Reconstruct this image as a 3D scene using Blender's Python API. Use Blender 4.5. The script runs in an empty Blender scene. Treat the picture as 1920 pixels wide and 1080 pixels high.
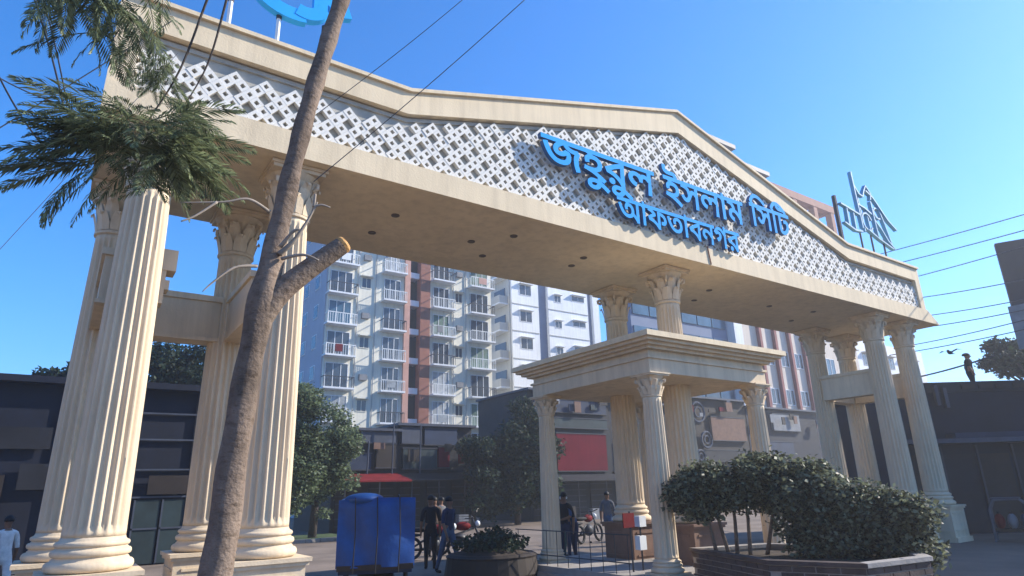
import bpy, bmesh, math, random
from mathutils import Vector, Matrix
random.seed(7)
R = math.radians
scene = bpy.context.scene
col = scene.collection

# ------------------------------------------------------------------ camera
CAM = Vector((0.0, -9.0, 1.8))
PITCH, ROLL, YAW = R(17.737), R(-1.647), R(34.944)
fwd = Vector((math.sin(YAW)*math.cos(PITCH), math.cos(YAW)*math.cos(PITCH), math.sin(PITCH)))
rgt0 = Vector((math.cos(YAW), -math.sin(YAW), 0.0))
up0 = rgt0.cross(fwd)
rgt = math.cos(ROLL)*rgt0 + math.sin(ROLL)*up0
upv = -math.sin(ROLL)*rgt0 + math.cos(ROLL)*up0
cd = bpy.data.cameras.new('camera')
cd.sensor_fit = 'HORIZONTAL'; cd.sensor_width = 36.0; cd.lens = 22.314
cd.clip_start = 0.1; cd.clip_end = 3000
cam = bpy.data.objects.new('camera', cd); col.objects.link(cam)
m3 = Matrix((rgt, upv, -fwd)).transposed()
cam.matrix_world = Matrix.Translation(CAM) @ m3.to_4x4()
scene.camera = cam

# ------------------------------------------------------------------ sky, sun, exposure
SUN_AZ, SUN_EL = R(109.5), R(31)      # azimuth from +y towards +x
world = bpy.data.worlds.new('World'); scene.world = world; world.use_nodes = True
nt = world.node_tree
bg = nt.nodes['Background']
sky = nt.nodes.new('ShaderNodeTexSky'); sky.sky_type = 'NISHITA'; sky.sun_disc = False
sky.sun_elevation = SUN_EL; sky.sun_rotation = SUN_AZ
sky.altitude = 0; sky.air_density = 1.0; sky.dust_density = 0.35; sky.ozone_density = 10.0
hs = nt.nodes.new('ShaderNodeHueSaturation'); hs.inputs['Saturation'].default_value = 1.15
nt.links.new(sky.outputs[0], hs.inputs['Color']); nt.links.new(hs.outputs[0], bg.inputs[0]); bg.inputs[1].default_value = 0.15
sd = bpy.data.lights.new('sun', 'SUN'); sd.energy = 4.4; sd.angle = R(0.5); sd.color = (1.0, 0.93, 0.82)
so = bpy.data.objects.new('sun', sd); col.objects.link(so)
sdir = Vector((math.sin(SUN_AZ)*math.cos(SUN_EL), math.cos(SUN_AZ)*math.cos(SUN_EL), math.sin(SUN_EL)))
so.rotation_euler = sdir.to_track_quat('Z', 'Y').to_euler(); so.location = sdir*200
vs = scene.view_settings
vs.view_transform = 'Standard'; vs.look = 'None'; vs.gamma = 1.0; vs.use_curve_mapping = False
vs.exposure = 1.03
scene.render.engine = 'CYCLES'
scene.cycles.max_bounces = 6; scene.cycles.diffuse_bounces = 3; scene.cycles.transparent_max_bounces = 8
try:
    scene.cycles.use_denoising = True
except Exception:
    pass

# ------------------------------------------------------------------ materials
M = {}
def mat(name, c, rough=0.75, var=0.12, scale=3.0, bump=0.0, bscale=None, spec=0.3, metal=0.0, streak=0.0, stain=None, leaf=False, island=False):
    m = bpy.data.materials.new(name); m.use_nodes = True
    n = m.node_tree; b = n.nodes['Principled BSDF']; L = n.links
    b.inputs['Roughness'].default_value = rough; b.inputs['Metallic'].default_value = metal
    b.inputs['Specular IOR Level'].default_value = spec
    tc = n.nodes.new('ShaderNodeTexCoord')
    if island:
        geo = n.nodes.new('ShaderNodeNewGeometry'); fac = geo.outputs['Random Per Island']
    else:
        no = n.nodes.new('ShaderNodeTexNoise'); no.inputs['Scale'].default_value = scale
        no.inputs['Detail'].default_value = 6; no.inputs['Roughness'].default_value = 0.62
        L.new(tc.outputs['Object'], no.inputs['Vector']); fac = no.outputs[0]
    rp = n.nodes.new('ShaderNodeValToRGB'); e = rp.color_ramp.elements
    lo = [max(0, x*(1-var*1.6)) for x in c]; hi = [min(1, x*(1+var)) for x in c]
    e[0].position = 0.28 if not island else 0.0; e[0].color = (*lo, 1)
    e[1].position = 0.72 if not island else 1.0; e[1].color = (*hi, 1)
    L.new(fac, rp.inputs[0]); out = rp.outputs[0]
    if streak > 0:
        mp = n.nodes.new('ShaderNodeMapping'); mp.inputs['Scale'].default_value = (2.2, 2.2, 0.16)
        L.new(tc.outputs['Object'], mp.inputs[0])
        n2 = n.nodes.new('ShaderNodeTexNoise'); n2.inputs['Scale'].default_value = 2.0; n2.inputs['Detail'].default_value = 7
        n2.inputs['Roughness'].default_value = 0.7
        L.new(mp.outputs[0], n2.inputs['Vector'])
        r2 = n.nodes.new('ShaderNodeValToRGB'); r2.color_ramp.elements[0].position = 0.44; r2.color_ramp.elements[1].position = 0.70
        r2.color_ramp.elements[0].color = (0, 0, 0, 1); r2.color_ramp.elements[1].color = (streak, streak, streak, 1)
        L.new(n2.outputs[0], r2.inputs[0])
        mx = n.nodes.new('ShaderNodeMixRGB'); mx.inputs[2].default_value = (*(stain or [x*0.45 for x in c]), 1)
        L.new(r2.outputs[0], mx.inputs[0]); L.new(out, mx.inputs[1]); out = mx.outputs[0]
    L.new(out, b.inputs['Base Color'])
    if bump > 0:
        nb = n.nodes.new('ShaderNodeTexNoise'); nb.inputs['Scale'].default_value = bscale or scale*8; nb.inputs['Detail'].default_value = 5
        L.new(tc.outputs['Object'], nb.inputs['Vector'])
        bp = n.nodes.new('ShaderNodeBump'); bp.inputs['Strength'].default_value = bump; bp.inputs['Distance'].default_value = 0.03
        L.new(nb.outputs[0], bp.inputs['Height']); L.new(bp.outputs[0], b.inputs['Normal'])
    if leaf:
        tr = n.nodes.new('ShaderNodeBsdfTranslucent'); L.new(out, tr.inputs[0])
        ms = n.nodes.new('ShaderNodeMixShader'); ms.inputs[0].default_value = 0.4
        L.new(b.outputs[0], ms.inputs[1]); L.new(tr.outputs[0], ms.inputs[2])
        L.new(ms.outputs[0], n.nodes['Material Output'].inputs[0])
    M[name] = m
    return m
def bark_mat():
    m = mat('bark', (0.20, 0.148, 0.112), 0.95, 0.4, 2.6, 0, spec=0.15, streak=0.6, stain=(0.31, 0.24, 0.18))
    n = m.node_tree; L = n.links; b = n.nodes['Principled BSDF']
    tc = n.nodes.new('ShaderNodeTexCoord'); mp = n.nodes.new('ShaderNodeMapping'); mp.inputs['Scale'].default_value = (5.0, 5.0, 11.0)
    L.new(tc.outputs['Object'], mp.inputs[0])
    a = n.nodes.new('ShaderNodeTexNoise'); a.inputs['Scale'].default_value = 2.2; a.inputs['Detail'].default_value = 8; a.inputs['Roughness'].default_value = 0.7
    L.new(mp.outputs[0], a.inputs['Vector'])
    c = n.nodes.new('ShaderNodeTexNoise'); c.inputs['Scale'].default_value = 38; c.inputs['Detail'].default_value = 6
    L.new(tc.outputs['Object'], c.inputs['Vector'])
    ad = n.nodes.new('ShaderNodeMath'); ad.operation = 'ADD'; L.new(a.outputs[0], ad.inputs[0]); L.new(c.outputs[0], ad.inputs[1])
    bp = n.nodes.new('ShaderNodeBump'); bp.inputs['Strength'].default_value = 0.55; bp.inputs['Distance'].default_value = 0.022
    L.new(ad.outputs[0], bp.inputs['Height']); L.new(bp.outputs[0], b.inputs['Normal'])
    old = b.inputs['Base Color'].links[0].from_socket
    r = n.nodes.new('ShaderNodeValToRGB'); r.color_ramp.elements[0].position = 0.36; r.color_ramp.elements[0].color = (0.62, 0.6, 0.58, 1); r.color_ramp.elements[1].position = 0.50; r.color_ramp.elements[1].color = (1, 1, 1, 1)
    L.new(a.outputs[0], r.inputs[0])
    mx = n.nodes.new('ShaderNodeMixRGB'); mx.blend_type = 'MULTIPLY'; mx.inputs[0].default_value = 1; L.new(old, mx.inputs[1]); L.new(r.outputs[0], mx.inputs[2]); L.new(mx.outputs[0], b.inputs['Base Color'])
mat('cream', (0.74, 0.60, 0.40), 0.8, 0.06, 0.9, 0.15, 30, streak=0.4, stain=(0.42, 0.33, 0.22))
mat('column_paint', (0.70, 0.56, 0.385), 0.8, 0.08, 1.0, 0.12, 30, streak=0.5, stain=(0.40, 0.31, 0.21))
mat('lattice_white', (0.74, 0.71, 0.64), 0.8, 0.06, 2.5, 0.1, 40, streak=0.15, stain=(0.5, 0.47, 0.42))
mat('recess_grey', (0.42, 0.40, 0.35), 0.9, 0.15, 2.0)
mat('letter_blue', (0.03, 0.36, 0.82), 0.8, 0.06, 2.0, spec=0.1)
mat('letter_dark', (0.02, 0.09, 0.24), 0.5, 0.1, 2.0)
mat('sign_teal', (0.10, 0.30, 0.46), 0.6, 0.1, 2)
mat('fin_red', (0.25, 0.09, 0.085), 0.8, 0.15, 1)
mat('bounce_brick', (0.42, 0.29, 0.20), 0.9, 0.15, 0.8)  # warm brick tone for the added light-bouncing wall
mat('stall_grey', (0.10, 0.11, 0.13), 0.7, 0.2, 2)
mat('lamp_dark', (0.12, 0.10, 0.085), 0.6, 0.1, 5)
mat('white_metal', (0.7, 0.72, 0.72), 0.5, 0.08, 4)
mat('dark_metal', (0.04, 0.042, 0.05), 0.5, 0.15, 6)
bark_mat()
mat('bark_dark', (0.07, 0.055, 0.045), 0.95, 0.3, 6, 0.6, 20)
mat('twig_pale', (0.30, 0.25, 0.20), 0.9, 0.2, 9)
mat('cut_wood', (0.62, 0.34, 0.12), 0.85, 0.3, 14, 0.3, 40)
mat('leaf_front', (0.19, 0.225, 0.115), 0.5, 0.4, leaf=True, island=True)
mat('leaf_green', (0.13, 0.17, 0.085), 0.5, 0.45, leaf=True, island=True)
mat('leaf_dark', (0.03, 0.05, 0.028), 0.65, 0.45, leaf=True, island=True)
mat('leaf_shrub', (0.15, 0.165, 0.10), 0.5, 0.6, leaf=True, island=True)
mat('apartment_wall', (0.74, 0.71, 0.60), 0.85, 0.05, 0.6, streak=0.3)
mat('apartment_wall_shaded', (0.36, 0.39, 0.46), 0.85, 0.06, 0.6, streak=0.2)  # darker, bluer copy of the wall colour: shade of the left face painted in
mat('white_wall', (0.74, 0.76, 0.78), 0.85, 0.04, 0.5, streak=0.3)
mat('blue_wall', (0.16, 0.20, 0.29), 0.8, 0.06, 0.6)
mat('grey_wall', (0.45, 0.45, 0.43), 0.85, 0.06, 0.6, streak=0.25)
mat('rust_paint', (0.30, 0.125, 0.085), 0.8, 0.12, 1.2, streak=0.2)
mat('pink_paint', (0.52, 0.30, 0.24), 0.8, 0.1, 1.2)
mat('glass_dark', (0.06, 0.075, 0.09), 0.12, 0.2, 0.7, spec=0.6)
mat('glass_blue', (0.06, 0.12, 0.17), 0.15, 0.3, 0.7, spec=0.6)
mat('curtain', (0.33, 0.36, 0.38), 0.7, 0.3, 1.5)
mat('curtain_green', (0.10, 0.17, 0.14), 0.6, 0.3, 1.5)
mat('cream_wall', (0.62, 0.54, 0.46), 0.85, 0.06, 0.6, streak=0.25)
mat('red_sign', (0.14, 0.008, 0.018), 0.8, 0.2, 0.6, spec=0.1, streak=0.3)
mat('red_bright', (0.16, 0.012, 0.015), 0.8, 0.25, 2.0, spec=0.15)
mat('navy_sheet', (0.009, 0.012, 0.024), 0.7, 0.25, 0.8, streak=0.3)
mat('shop_dark', (0.017, 0.018, 0.023), 0.7, 0.3, 1.2, streak=0.3)  # shop colours kept very dark, standing in for shade over the shopfronts
mat('shop_blue', (0.022, 0.036, 0.07), 0.7, 0.25, 1.2)
mat('shop_teal', (0.025, 0.042, 0.045), 0.7, 0.25, 1.2)
mat('shop_brown', (0.03, 0.022, 0.018), 0.7, 0.25, 1.2)
mat('tin', (0.06, 0.07, 0.095), 0.6, 0.2, 1.5, streak=0.4)
mat('signboard_pale', (0.2, 0.205, 0.215), 0.6, 0.2, 2)
mat('tarp_blue', (0.006, 0.05, 0.2), 0.55, 0.2, 2.5, 0.3, 8)
mat('rubber', (0.015, 0.015, 0.016), 0.8, 0.2, 8)
mat('brick_brown', (0.085, 0.062, 0.056), 0.9, 0.25, 4, 0.4, 40, streak=0.3)
mat('plinth_red', (0.2, 0.12, 0.085), 0.9, 0.15, 3, 0.2, 30)
mat('concrete', (0.34, 0.31, 0.28), 0.9, 0.15, 2.5, 0.3, 30, streak=0.25)
mat('soil', (0.06, 0.045, 0.035), 0.95, 0.3, 5, 0.5, 20)
mat('ground', (0.165, 0.125, 0.095), 0.95, 0.25, 0.35, 0.3, 12)
mat('asphalt', (0.21, 0.165, 0.13), 0.92, 0.25, 0.5, 0.3, 25)
mat('grass', (0.06, 0.09, 0.03), 0.9, 0.4, 3, leaf=False)
mat('skin', (0.20, 0.105, 0.065), 0.6, 0.08, 8)
mat('hair', (0.012, 0.01, 0.009), 0.6, 0.2, 20)
for nme, c in dict(black=(0.015, 0.016, 0.02), navy=(0.02, 0.03, 0.07), jeans=(0.06, 0.10, 0.17), white=(0.7, 0.69, 0.67), blue=(0.03, 0.07, 0.16),
                   teal=(0.05, 0.12, 0.11), grey=(0.12, 0.12, 0.13), pink=(0.5, 0.28, 0.27), brown=(0.09, 0.06, 0.045)).items():
    mat('cloth_'+nme, c, 0.9, 0.15, 10)

# ------------------------------------------------------------------ mesh helpers
class MB:
    def __init__(s): s.v = []; s.f = []; s.mi = []
    def add(s, vs, fs, mi=0):
        o = len(s.v); s.v += [tuple(v) for v in vs]
        for f in fs: s.f.append(tuple(o+i for i in f)); s.mi.append(mi)
        return s
    def box(s, x0, x1, y0, y1, z0, z1, mi=0):
        return s.add([(x0,y0,z0),(x1,y0,z0),(x1,y1,z0),(x0,y1,z0),(x0,y0,z1),(x1,y0,z1),(x1,y1,z1),(x0,y1,z1)],
                     [(0,3,2,1),(4,5,6,7),(0,1,5,4),(1,2,6,5),(2,3,7,6),(3,0,4,7)], mi)
    def prism(s, poly, y0, y1, mi=0):            # poly of (x,z), counter-clockwise seen from -y
        n = len(poly)
        vs = [(x, y0, z) for x, z in poly] + [(x, y1, z) for x, z in poly]
        fs = [tuple(range(n)), tuple(range(2*n-1, n-1, -1))]
        for i in range(n): j = (i+1) % n; fs.append((j, i, n+i, n+j))
        return s.add(vs, fs, mi)
    def zprism(s, poly, z0, z1, mi=0):
        n = len(poly)
        vs = [(x, y, z0) for x, y in poly] + [(x, y, z1) for x, y in poly]
        fs = [tuple(range(n-1, -1, -1)), tuple(range(n, 2*n))]
        for i in range(n): j = (i+1) % n; fs.append((i, j, n+j, n+i))
        return s.add(vs, fs, mi)
    def tube(s, path, rad, n=8, mi=0, cap=True):
        path = [Vector(p) for p in path]
        if not isinstance(rad, (list, tuple)): rad = [rad]*len(path)
        rings = []; prev = None
        for i, p in enumerate(path):
            d = (path[min(i+1, len(path)-1)] - path[max(i-1, 0)]).normalized()
            a = prev - d*prev.dot(d) if prev is not None else d.orthogonal()
            if a.length < 1e-6: a = d.orthogonal()
            a.normalize(); prev = a; b = d.cross(a)
            rings.append([p + (a*math.cos(2*math.pi*k/n) + b*math.sin(2*math.pi*k/n))*rad[i] for k in range(n)])
        vs = [v for r in rings for v in r]; fs = []
        for i in range(len(path)-1):
            for k in range(n):
                j = (k+1) % n; fs.append((i*n+k, i*n+j, (i+1)*n+j, (i+1)*n+k))
        if cap: fs += [tuple(range(n-1, -1, -1)), tuple((len(path)-1)*n+k for k in range(n))]
        return s.add(vs, fs, mi)
    def lathe(s, prof, cx=0, cy=0, n=24, mi=0):
        vs = []; fs = []
        for r, z in prof: vs += [(cx+r*math.cos(2*math.pi*k/n), cy+r*math.sin(2*math.pi*k/n), z) for k in range(n)]
        for i in range(len(prof)-1):
            for k in range(n):
                j = (k+1) % n; fs.append((i*n+k, i*n+j, (i+1)*n+j, (i+1)*n+k))
        fs += [tuple(range(n-1, -1, -1)), tuple((len(prof)-1)*n+k for k in range(n))]
        return s.add(vs, fs, mi)
    def ellipsoid(s, c, r, nu=10, nv=7, mi=0, zmin=-1):
        prof = []
        for i in range(nv+1):
            a = -math.pi/2 + math.pi*i/nv
            prof.append((max(math.cos(a), 0.02), max(math.sin(a), zmin)))
        o = len(s.v); s.lathe(prof, 0, 0, nu, mi)
        for i in range(o, len(s.v)):
            x, y, z = s.v[i]; s.v[i] = (c[0]+x*r[0], c[1]+y*r[1], c[2]+z*r[2])
        return s
    def xf(s, mtx):
        s.v = [tuple(mtx @ Vector(v)) for v in s.v]; return s
    def mesh(s, name, mats, smooth=False, org=(0,0,0)):
        me = bpy.data.meshes.new(name)
        me.from_pydata([(x-org[0], y-org[1], z-org[2]) for x, y, z in s.v], [], s.f)
        for m in (mats if isinstance(mats, (list, tuple)) else [mats]): me.materials.append(M[m])
        me.polygons.foreach_set('material_index', s.mi)
        if smooth: me.polygons.foreach_set('use_smooth', [True]*len(s.f))
        me.update(); return me
    def build(s, name, mats, parent=None, smooth=False):
        org = parent.matrix_world.translation if (parent is not None and parent.get('_org')) else (0,0,0)
        # children are written in world coordinates; the chain of parents above sits at one shared origin
        if parent is not None:
            org = origin_of(parent)
        me = s.mesh(name, mats, smooth, org)
        return link(name, me, parent)
ORG = {}
def origin_of(o):
    while o is not None:
        if o.name in ORG: return ORG[o.name]
        o = o.parent
    return (0,0,0)
def link(name, data, parent=None):
    o = bpy.data.objects.new(name, data); col.objects.link(o); o.parent = parent; return o
def empty(name, loc=(0,0,0), label=None, cat=None, group=None):
    o = bpy.data.objects.new(name, None); col.objects.link(o); o.location = loc; o.empty_display_size = 0.2
    ORG[o.name] = tuple(loc)
    return tag(o, label, cat, group)
def tag(o, label=None, cat=None, group=None, kind=None):
    if label: o['label'] = label
    if cat: o['category'] = cat
    if group: o['group'] = group
    if kind: o['kind'] = kind
    return o
def lerp(a, b, t): return a + (b-a)*t

# ------------------------------------------------------------------ ground
g = MB(); g.add([(-260,-260,0),(260,-260,0),(260,300,0),(-260,300,0)], [(0,1,2,3)])
tag(g.build('ground', 'ground'), kind='structure')
g = MB(); g.zprism([(-60,5),(60,5),(60,17.5),(-60,17.5)], -0.05, 0.004); tag(g.build('road', 'asphalt'), kind='structure')
g = MB(); g.zprism([(-30,19.3),(11.3,19.3),(11.3,23),(-30,23)], -0.05, 0.10); vg = tag(g.build('verge', 'grass'), kind='structure')
for i in range(34):                                   # kerb stones along the verge
    x = 11.3 - i*0.62
    h = 0.14 + random.uniform(-0.01, 0.012)
    k = MB(); k.box(x-0.6, x, 19.0+random.uniform(-.01,.01), 19.29, 0, h); k.build('kerb_stone', 'concrete', vg)

# ------------------------------------------------------------------ columns
def shaft_mb(r0, r1, z0, z1, nf=20, dep=0.075):
    mb = MB(); seg = 6; n = nf*seg
    hs = [0, 0.012, 0.03, 0.2, 0.4, 0.6, 0.8, 0.965, 0.985, 1.0]
    vs = []; fs = []
    for t in hs:
        r = lerp(r0, r1, t - 0.12*math.sin(math.pi*t)); z = lerp(z0, z1, t)
        d = dep if 0.02 < t < 0.975 else 0.0
        for k in range(n):
            q = (k % seg)/seg
            s = math.sin(math.pi*max(0, min(1, (q-0.17)/0.83))) if q > 0.17 else 0
            rr = r*(1 - d*2.0*s)
            a = 2*math.pi*k/n
            vs.append((rr*math.cos(a), rr*math.sin(a), z))
    for i in range(len(hs)-1):
        for k in range(n):
            j = (k+1) % n; fs.append((i*n+k, i*n+j, (i+1)*n+j, (i+1)*n+k))
    fs += [tuple(range(n-1, -1, -1)), tuple((len(hs)-1)*n+k for k in range(n))]
    return mb.add(vs, fs)
def acanthus(mb, a, r, z, h, w, out):
    ca, sa = math.cos(a), math.sin(a); vs = []
    prof = [(0, 0, 1.0), (0.02, 0.35, 1.1), (0.05, 0.7, 0.95), (out*0.8, 0.95, 0.7), (out, 0.9, 0.4), (out*0.95, 0.78, 0.15)]
    for o, t, ww in prof:
        for sgn, dr in ((-1, 0), (0, 0.025), (1, 0)):
            rr = r + o + dr; l = sgn*w*ww*0.5
            vs.append((rr*ca - l*sa, rr*sa + l*ca, z + h*t))
    fs = []
    for i in range(len(prof)-1):
        for k in range(2): fs.append((i*3+k, i*3+k+1, i*3+k+4, i*3+k+3))
    mb.add(vs, fs)
def capital_mb(r, z0, z1):
    mb = MB(); h = z1 - z0
    mb.lathe([(r*1.0, z0), (r*1.12, z0+h*.02), (r*1.12, z0+h*.07), (r*1.0, z0+h*.09), (r*1.02, z0+h*.5), (r*1.22, z0+h*.75), (r*1.5, z0+h*.87)], n=24)
    for k in range(8): acanthus(mb, 2*math.pi*k/8, r*1.0, z0+h*.09, h*.38, r*.78, r*.36)
    for k in range(8): acanthus(mb, 2*math.pi*(k+.5)/8, r*1.03, z0+h*.3, h*.42, r*.72, r*.5)
    for k in range(4):                                # corner volutes
        a = math.pi/4 + k*math.pi/2; c, s = math.cos(a), math.sin(a); pts = []
        for i in range(14):
            t = i/13; ang = t*2.2*2*math.pi; rr = r*0.27*(1-t*0.75)
            pts.append(((r*1.42+rr*math.sin(ang))*c, (r*1.42+rr*math.sin(ang))*s, z0+h*.68+rr*math.cos(ang)))
        pts = [(r*1.05*c, r*1.05*s, z0+h*.5)] + pts
        mb.tube(pts, [r*.10]+[r*.10*(1-.5*i/13) for i in range(14)], 6)
    w = r*1.48
    mb.box(-w, w, -w, w, z0+h*.875, z0+h*.94); w = r*1.6; mb.box(-w, w, -w, w, z0+h*.941, z1)
    return mb
def base_mb(r, z0, z1):
    h = z1 - z0; mb = MB(); prof = []
    def torus(c, hh, rr):
        for i in range(7):
            a = -math.pi/2 + math.pi*i/6; prof.append((rr + hh*math.cos(a)*0.9, c + hh*math.sin(a)))
    prof.append((r*1.1, z0)); torus(z0+h*.17, h*.16, r*1.22); prof.append((r*1.2, z0+h*.37)); prof.append((r*1.14, z0+h*.42))
    torus(z0+h*.55, h*.11, r*1.14); prof.append((r*1.10, z0+h*.70)); torus(z0+h*.80, h*.08, r*1.09); prof.append((r*1.03, z0+h*.92)); prof.append((r*1.0, z1))
    return mb.lathe(prof, n=36)
def pedestal_mb(w, z0, z1, panel=True):
    mb = MB(); mb.box(-w*1.12, w*1.12, -w*1.12, w*1.12, z0, z0+.14); mb.box(-w, w, -w, w, z0+.139, z1-.1)
    mb.box(-w*1.08, w*1.08, -w*1.08, w*1.08, z1-.101, z1-.05); mb.box(-w*1.14, w*1.14, -w*1.14, w*1.14, z1-.051, z1)
    if panel:
        for s in (-1, 1):
            for a, b in ((-w*.75, w*.75),):
                mb.box(a, b, s*w-.02, s*w+.02, z0+.3, z0+.34); mb.box(a, b, s*w-.02, s*w+.02, z1-.25, z1-.21)
                mb.box(s*w-.02, s*w+.02, a, b, z0+.3, z0+.34); mb.box(s*w-.02, s*w+.02, a, b, z1-.25, z1-.21)
    return mb

# ------------------------------------------------------------------ gateway
gate = empty('gateway', (11.5, 0, 0), 'long cream gateway with pedimented beam on fluted columns across the road', 'gateway')
XL, XR, HB, HT, ZP, X1, X2, DEP = -0.27, 23.27, 6.80, 8.66, 10.77, 4.19, 18.78, 3.3
XM = (X1+X2)/2
def topz(x):
    if x < X1 or x > X2: return HT
    return HT + (ZP-HT)*(1-abs(x-XM)/(XM-X1))
top = [(XR, HT), (X2, HT), (XM, ZP), (X1, HT), (XL, HT)]
b = MB(); b.prism([(XL+.004, HB+.004), (XR-.004, HB+.004), (XR-.004, HT-.03), (X2, HT-.03), (XM, ZP-.03), (X1, HT-.03), (XL+.004, HT-.03)], .235, DEP)
b.build('beam', 'cream', gate)
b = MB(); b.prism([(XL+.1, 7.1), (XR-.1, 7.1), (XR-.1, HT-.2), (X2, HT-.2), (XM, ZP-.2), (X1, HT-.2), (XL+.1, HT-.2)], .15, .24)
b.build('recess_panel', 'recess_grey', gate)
TB = .44
b = MB()                                             # top band follows the pediment
lo = [(XL, HT-TB), (X1-.02, HT-TB), (XM, ZP-TB*1.28), (X2+.02, HT-TB), (XR, HT-TB)]
hi = [(XL, HT), (X1, HT), (XM, ZP), (X2, HT), (XR, HT)]
for i in range(4):
    b.prism([lo[i], lo[i+1], hi[i+1], hi[i]], 0, .25)
b.build('top_band', 'cream', gate)
b = MB()
for i in range(4):                                   # coping on top of the band, and a fillet below it
    (xa, za), (xb, zb) = hi[i], hi[i+1]
    b.prism([(xa, za+.001), (xb, zb+.001), (xb, zb+.07), (xa, za+.07)], -.06, DEP+.05)
b.build('coping', 'cream', gate)
b = MB()
for i in range(4):
    (xa, za), (xb, zb) = lo[i], lo[i+1]
    xa = max(xa, XL+.3); xb = min(xb, XR-.32)
    b.prism([(xa, za-.10), (xb, zb-.10), (xb, zb-.03), (xa, za-.03)], .11, .16)
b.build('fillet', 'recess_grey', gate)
b = MB(); b.prism([(XL, HB), (24.0, HB-.02), (XR+.02, 7.22), (XL, 7.22)], -.03, .25); b.build('lower_band', 'cream', gate)
for x0, x1 in ((XL, .03), (22.95, XR)):
    b = MB(); b.box(x0, x1, .0, .25, 7.221, HT-TB-.001); b.build('end_pilaster', 'cream', gate)
b = MB(); b.box(23.2, 24.0, .2, DEP, HB-.02, HB+.18); b.build('end_ledge', 'cream', gate)
b = MB(); b.tube([(12.0, -.045, 7.25), (12.03, -.045, 7.0), (12.06, -.045, 6.8)], .014, 6); b.build('conduit', 'rust_paint', gate)
# lattice of hollow square blocks set on their corners
h = .112
def block_mb():
    o, w = h*.985, .064
    i = o - w
    P = [(0,-1),(1,0),(0,1),(-1,0)]
    vs = []
    for y in (0, .08):
        vs += [(x*o, y, z*o) for x, z in P] + [(x*i, y, z*i) for x, z in P]
    fs = []
    for k in range(4):
        j = (k+1) % 4
        fs += [(k, j, 4+j, 4+k), (j, k, 8+k, 8+j), (4+k, 4+j, 12+j, 12+k), (8+k, 12+k, 12+j, 8+j)]
    return MB().add(vs, fs)
blk = block_mb(); bme = blk.mesh('lattice_block', 'lattice_white')
sites = []
for i in range(-70, 170):
    for j in range(-20, 170):
        if i % 2 and j % 2: continue
        x = .2 + (i+j)*h; z = 7.24 + (j-i)*h
        if x < .0 or x > 22.97 or z < 7.2: continue
        lim = topz(x) - TB*(1.0 if (x < X1 or x > X2) else 1.25) - .12
        if z + (h if (x < X1 or x > X2) else -h*.6) > lim: continue
        sites.append((x, z))
sites.sort(key=lambda s: (s[0]-CAM.x)**2 + (s[1]-CAM.z)**2)
for x, z in sites[:300]:
    o = link('lattice_block', bme, gate); o.location = (x-11.5, .065+random.uniform(-.006,.006), z)
    o.rotation_euler = (0, R(random.uniform(-1.2,1.2)), 0)
rest = MB()
for x, z in sites[300:]:
    dy = random.uniform(-.006,.006)
    rest.add([(a+x, c+.065+dy, e+z) for a, c, e in blk.v], blk.f)
tag(rest.build('lattice_work', 'lattice_white', gate), kind='stuff')
# columns
SH0, SH1 = 1.42, 5.95
cm_shaft = shaft_mb(.335, .275, SH0, SH1).mesh('column', 'column_paint', True)
cm_cap = capital_mb(.275, SH1, 6.79).mesh('capital', 'column_paint', False)
cm_base = base_mb(.335, 1.04, SH0).mesh('base', 'column_paint', True)
cm_ped = pedestal_mb(.47, 0, 1.04).mesh('pedestal', 'column_paint')
cm_ped2 = pedestal_mb(.47, 0, 1.04).mesh('pedestal', 'plinth_red')
COLS = [(.47,.6),(2.43,.6),(.2,2.75),(2.08,2.75),(11.48,.92),(11.48,2.7),(20.53,.6),(22.5,.6),(20.78,2.7),(22.75,2.7)]
for n_, (x, y) in enumerate(COLS):
    c = link('column', cm_shaft, gate); c.location = (x-11.5, y, 0)
    for nm, me in (('capital', cm_cap), ('base', cm_base), ('pedestal', cm_ped2 if n_ in (4, 5) else cm_ped)): link(nm, me, c)
def tie(x0, x1, y0, y1):
    b = MB(); b.box(x0, x1, y0, y1, 4.42, 5.05); b.box(x0-.04, x1+.04, y0-.04, y1+.04, 5.051, 5.15); b.box(x0-.03, x1+.03, y0-.03, y1+.03, 4.36, 4.419)
    b.build('tie_beam', 'column_paint', gate)
for xa, xb in ((.2, 2.08), (20.78, 22.75)):
    tie(xa+.2, xb-.2, 2.55, 2.93)
for xa, xb in ((.33, .2), (2.28, 2.1), (20.6, 20.72), (22.55, 22.7)):
    tie((xa+xb)/2-.18, (xa+xb)/2+.18, .85, 2.5)
# corbel blocks under the ties of the near group
b = MB(); b.box(.40, .86, 1.0, 1.3, 4.5, 5.2); b.box(.64, .98, .98, 1.32, 5.0, 5.32); b.box(.62, .92, 1.02, 1.28, 4.72, 4.86); b.build('corbel', 'column_paint', gate)
# recessed downlights in the soffit
for x, y in [(1.5,1.1),(1.35,2.15),(4.5,1.2),(4.45,2.2),(7.0,.9),(6.4,1.6),(7.05,2.2),(9.1,1.15),(9.2,1.7),(13.7,1.35),(14.1,2.2),(16.6,1.5),(18.4,1.2),(18.8,2.2)]:
    b = MB(); b.lathe([(.065, HB+.02), (.08, HB+.002), (.08, HB-.012), (.06, HB-.012), (.05, HB+.0)], x, y, 14); b.build('downlight', 'lamp_dark', gate)

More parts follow.
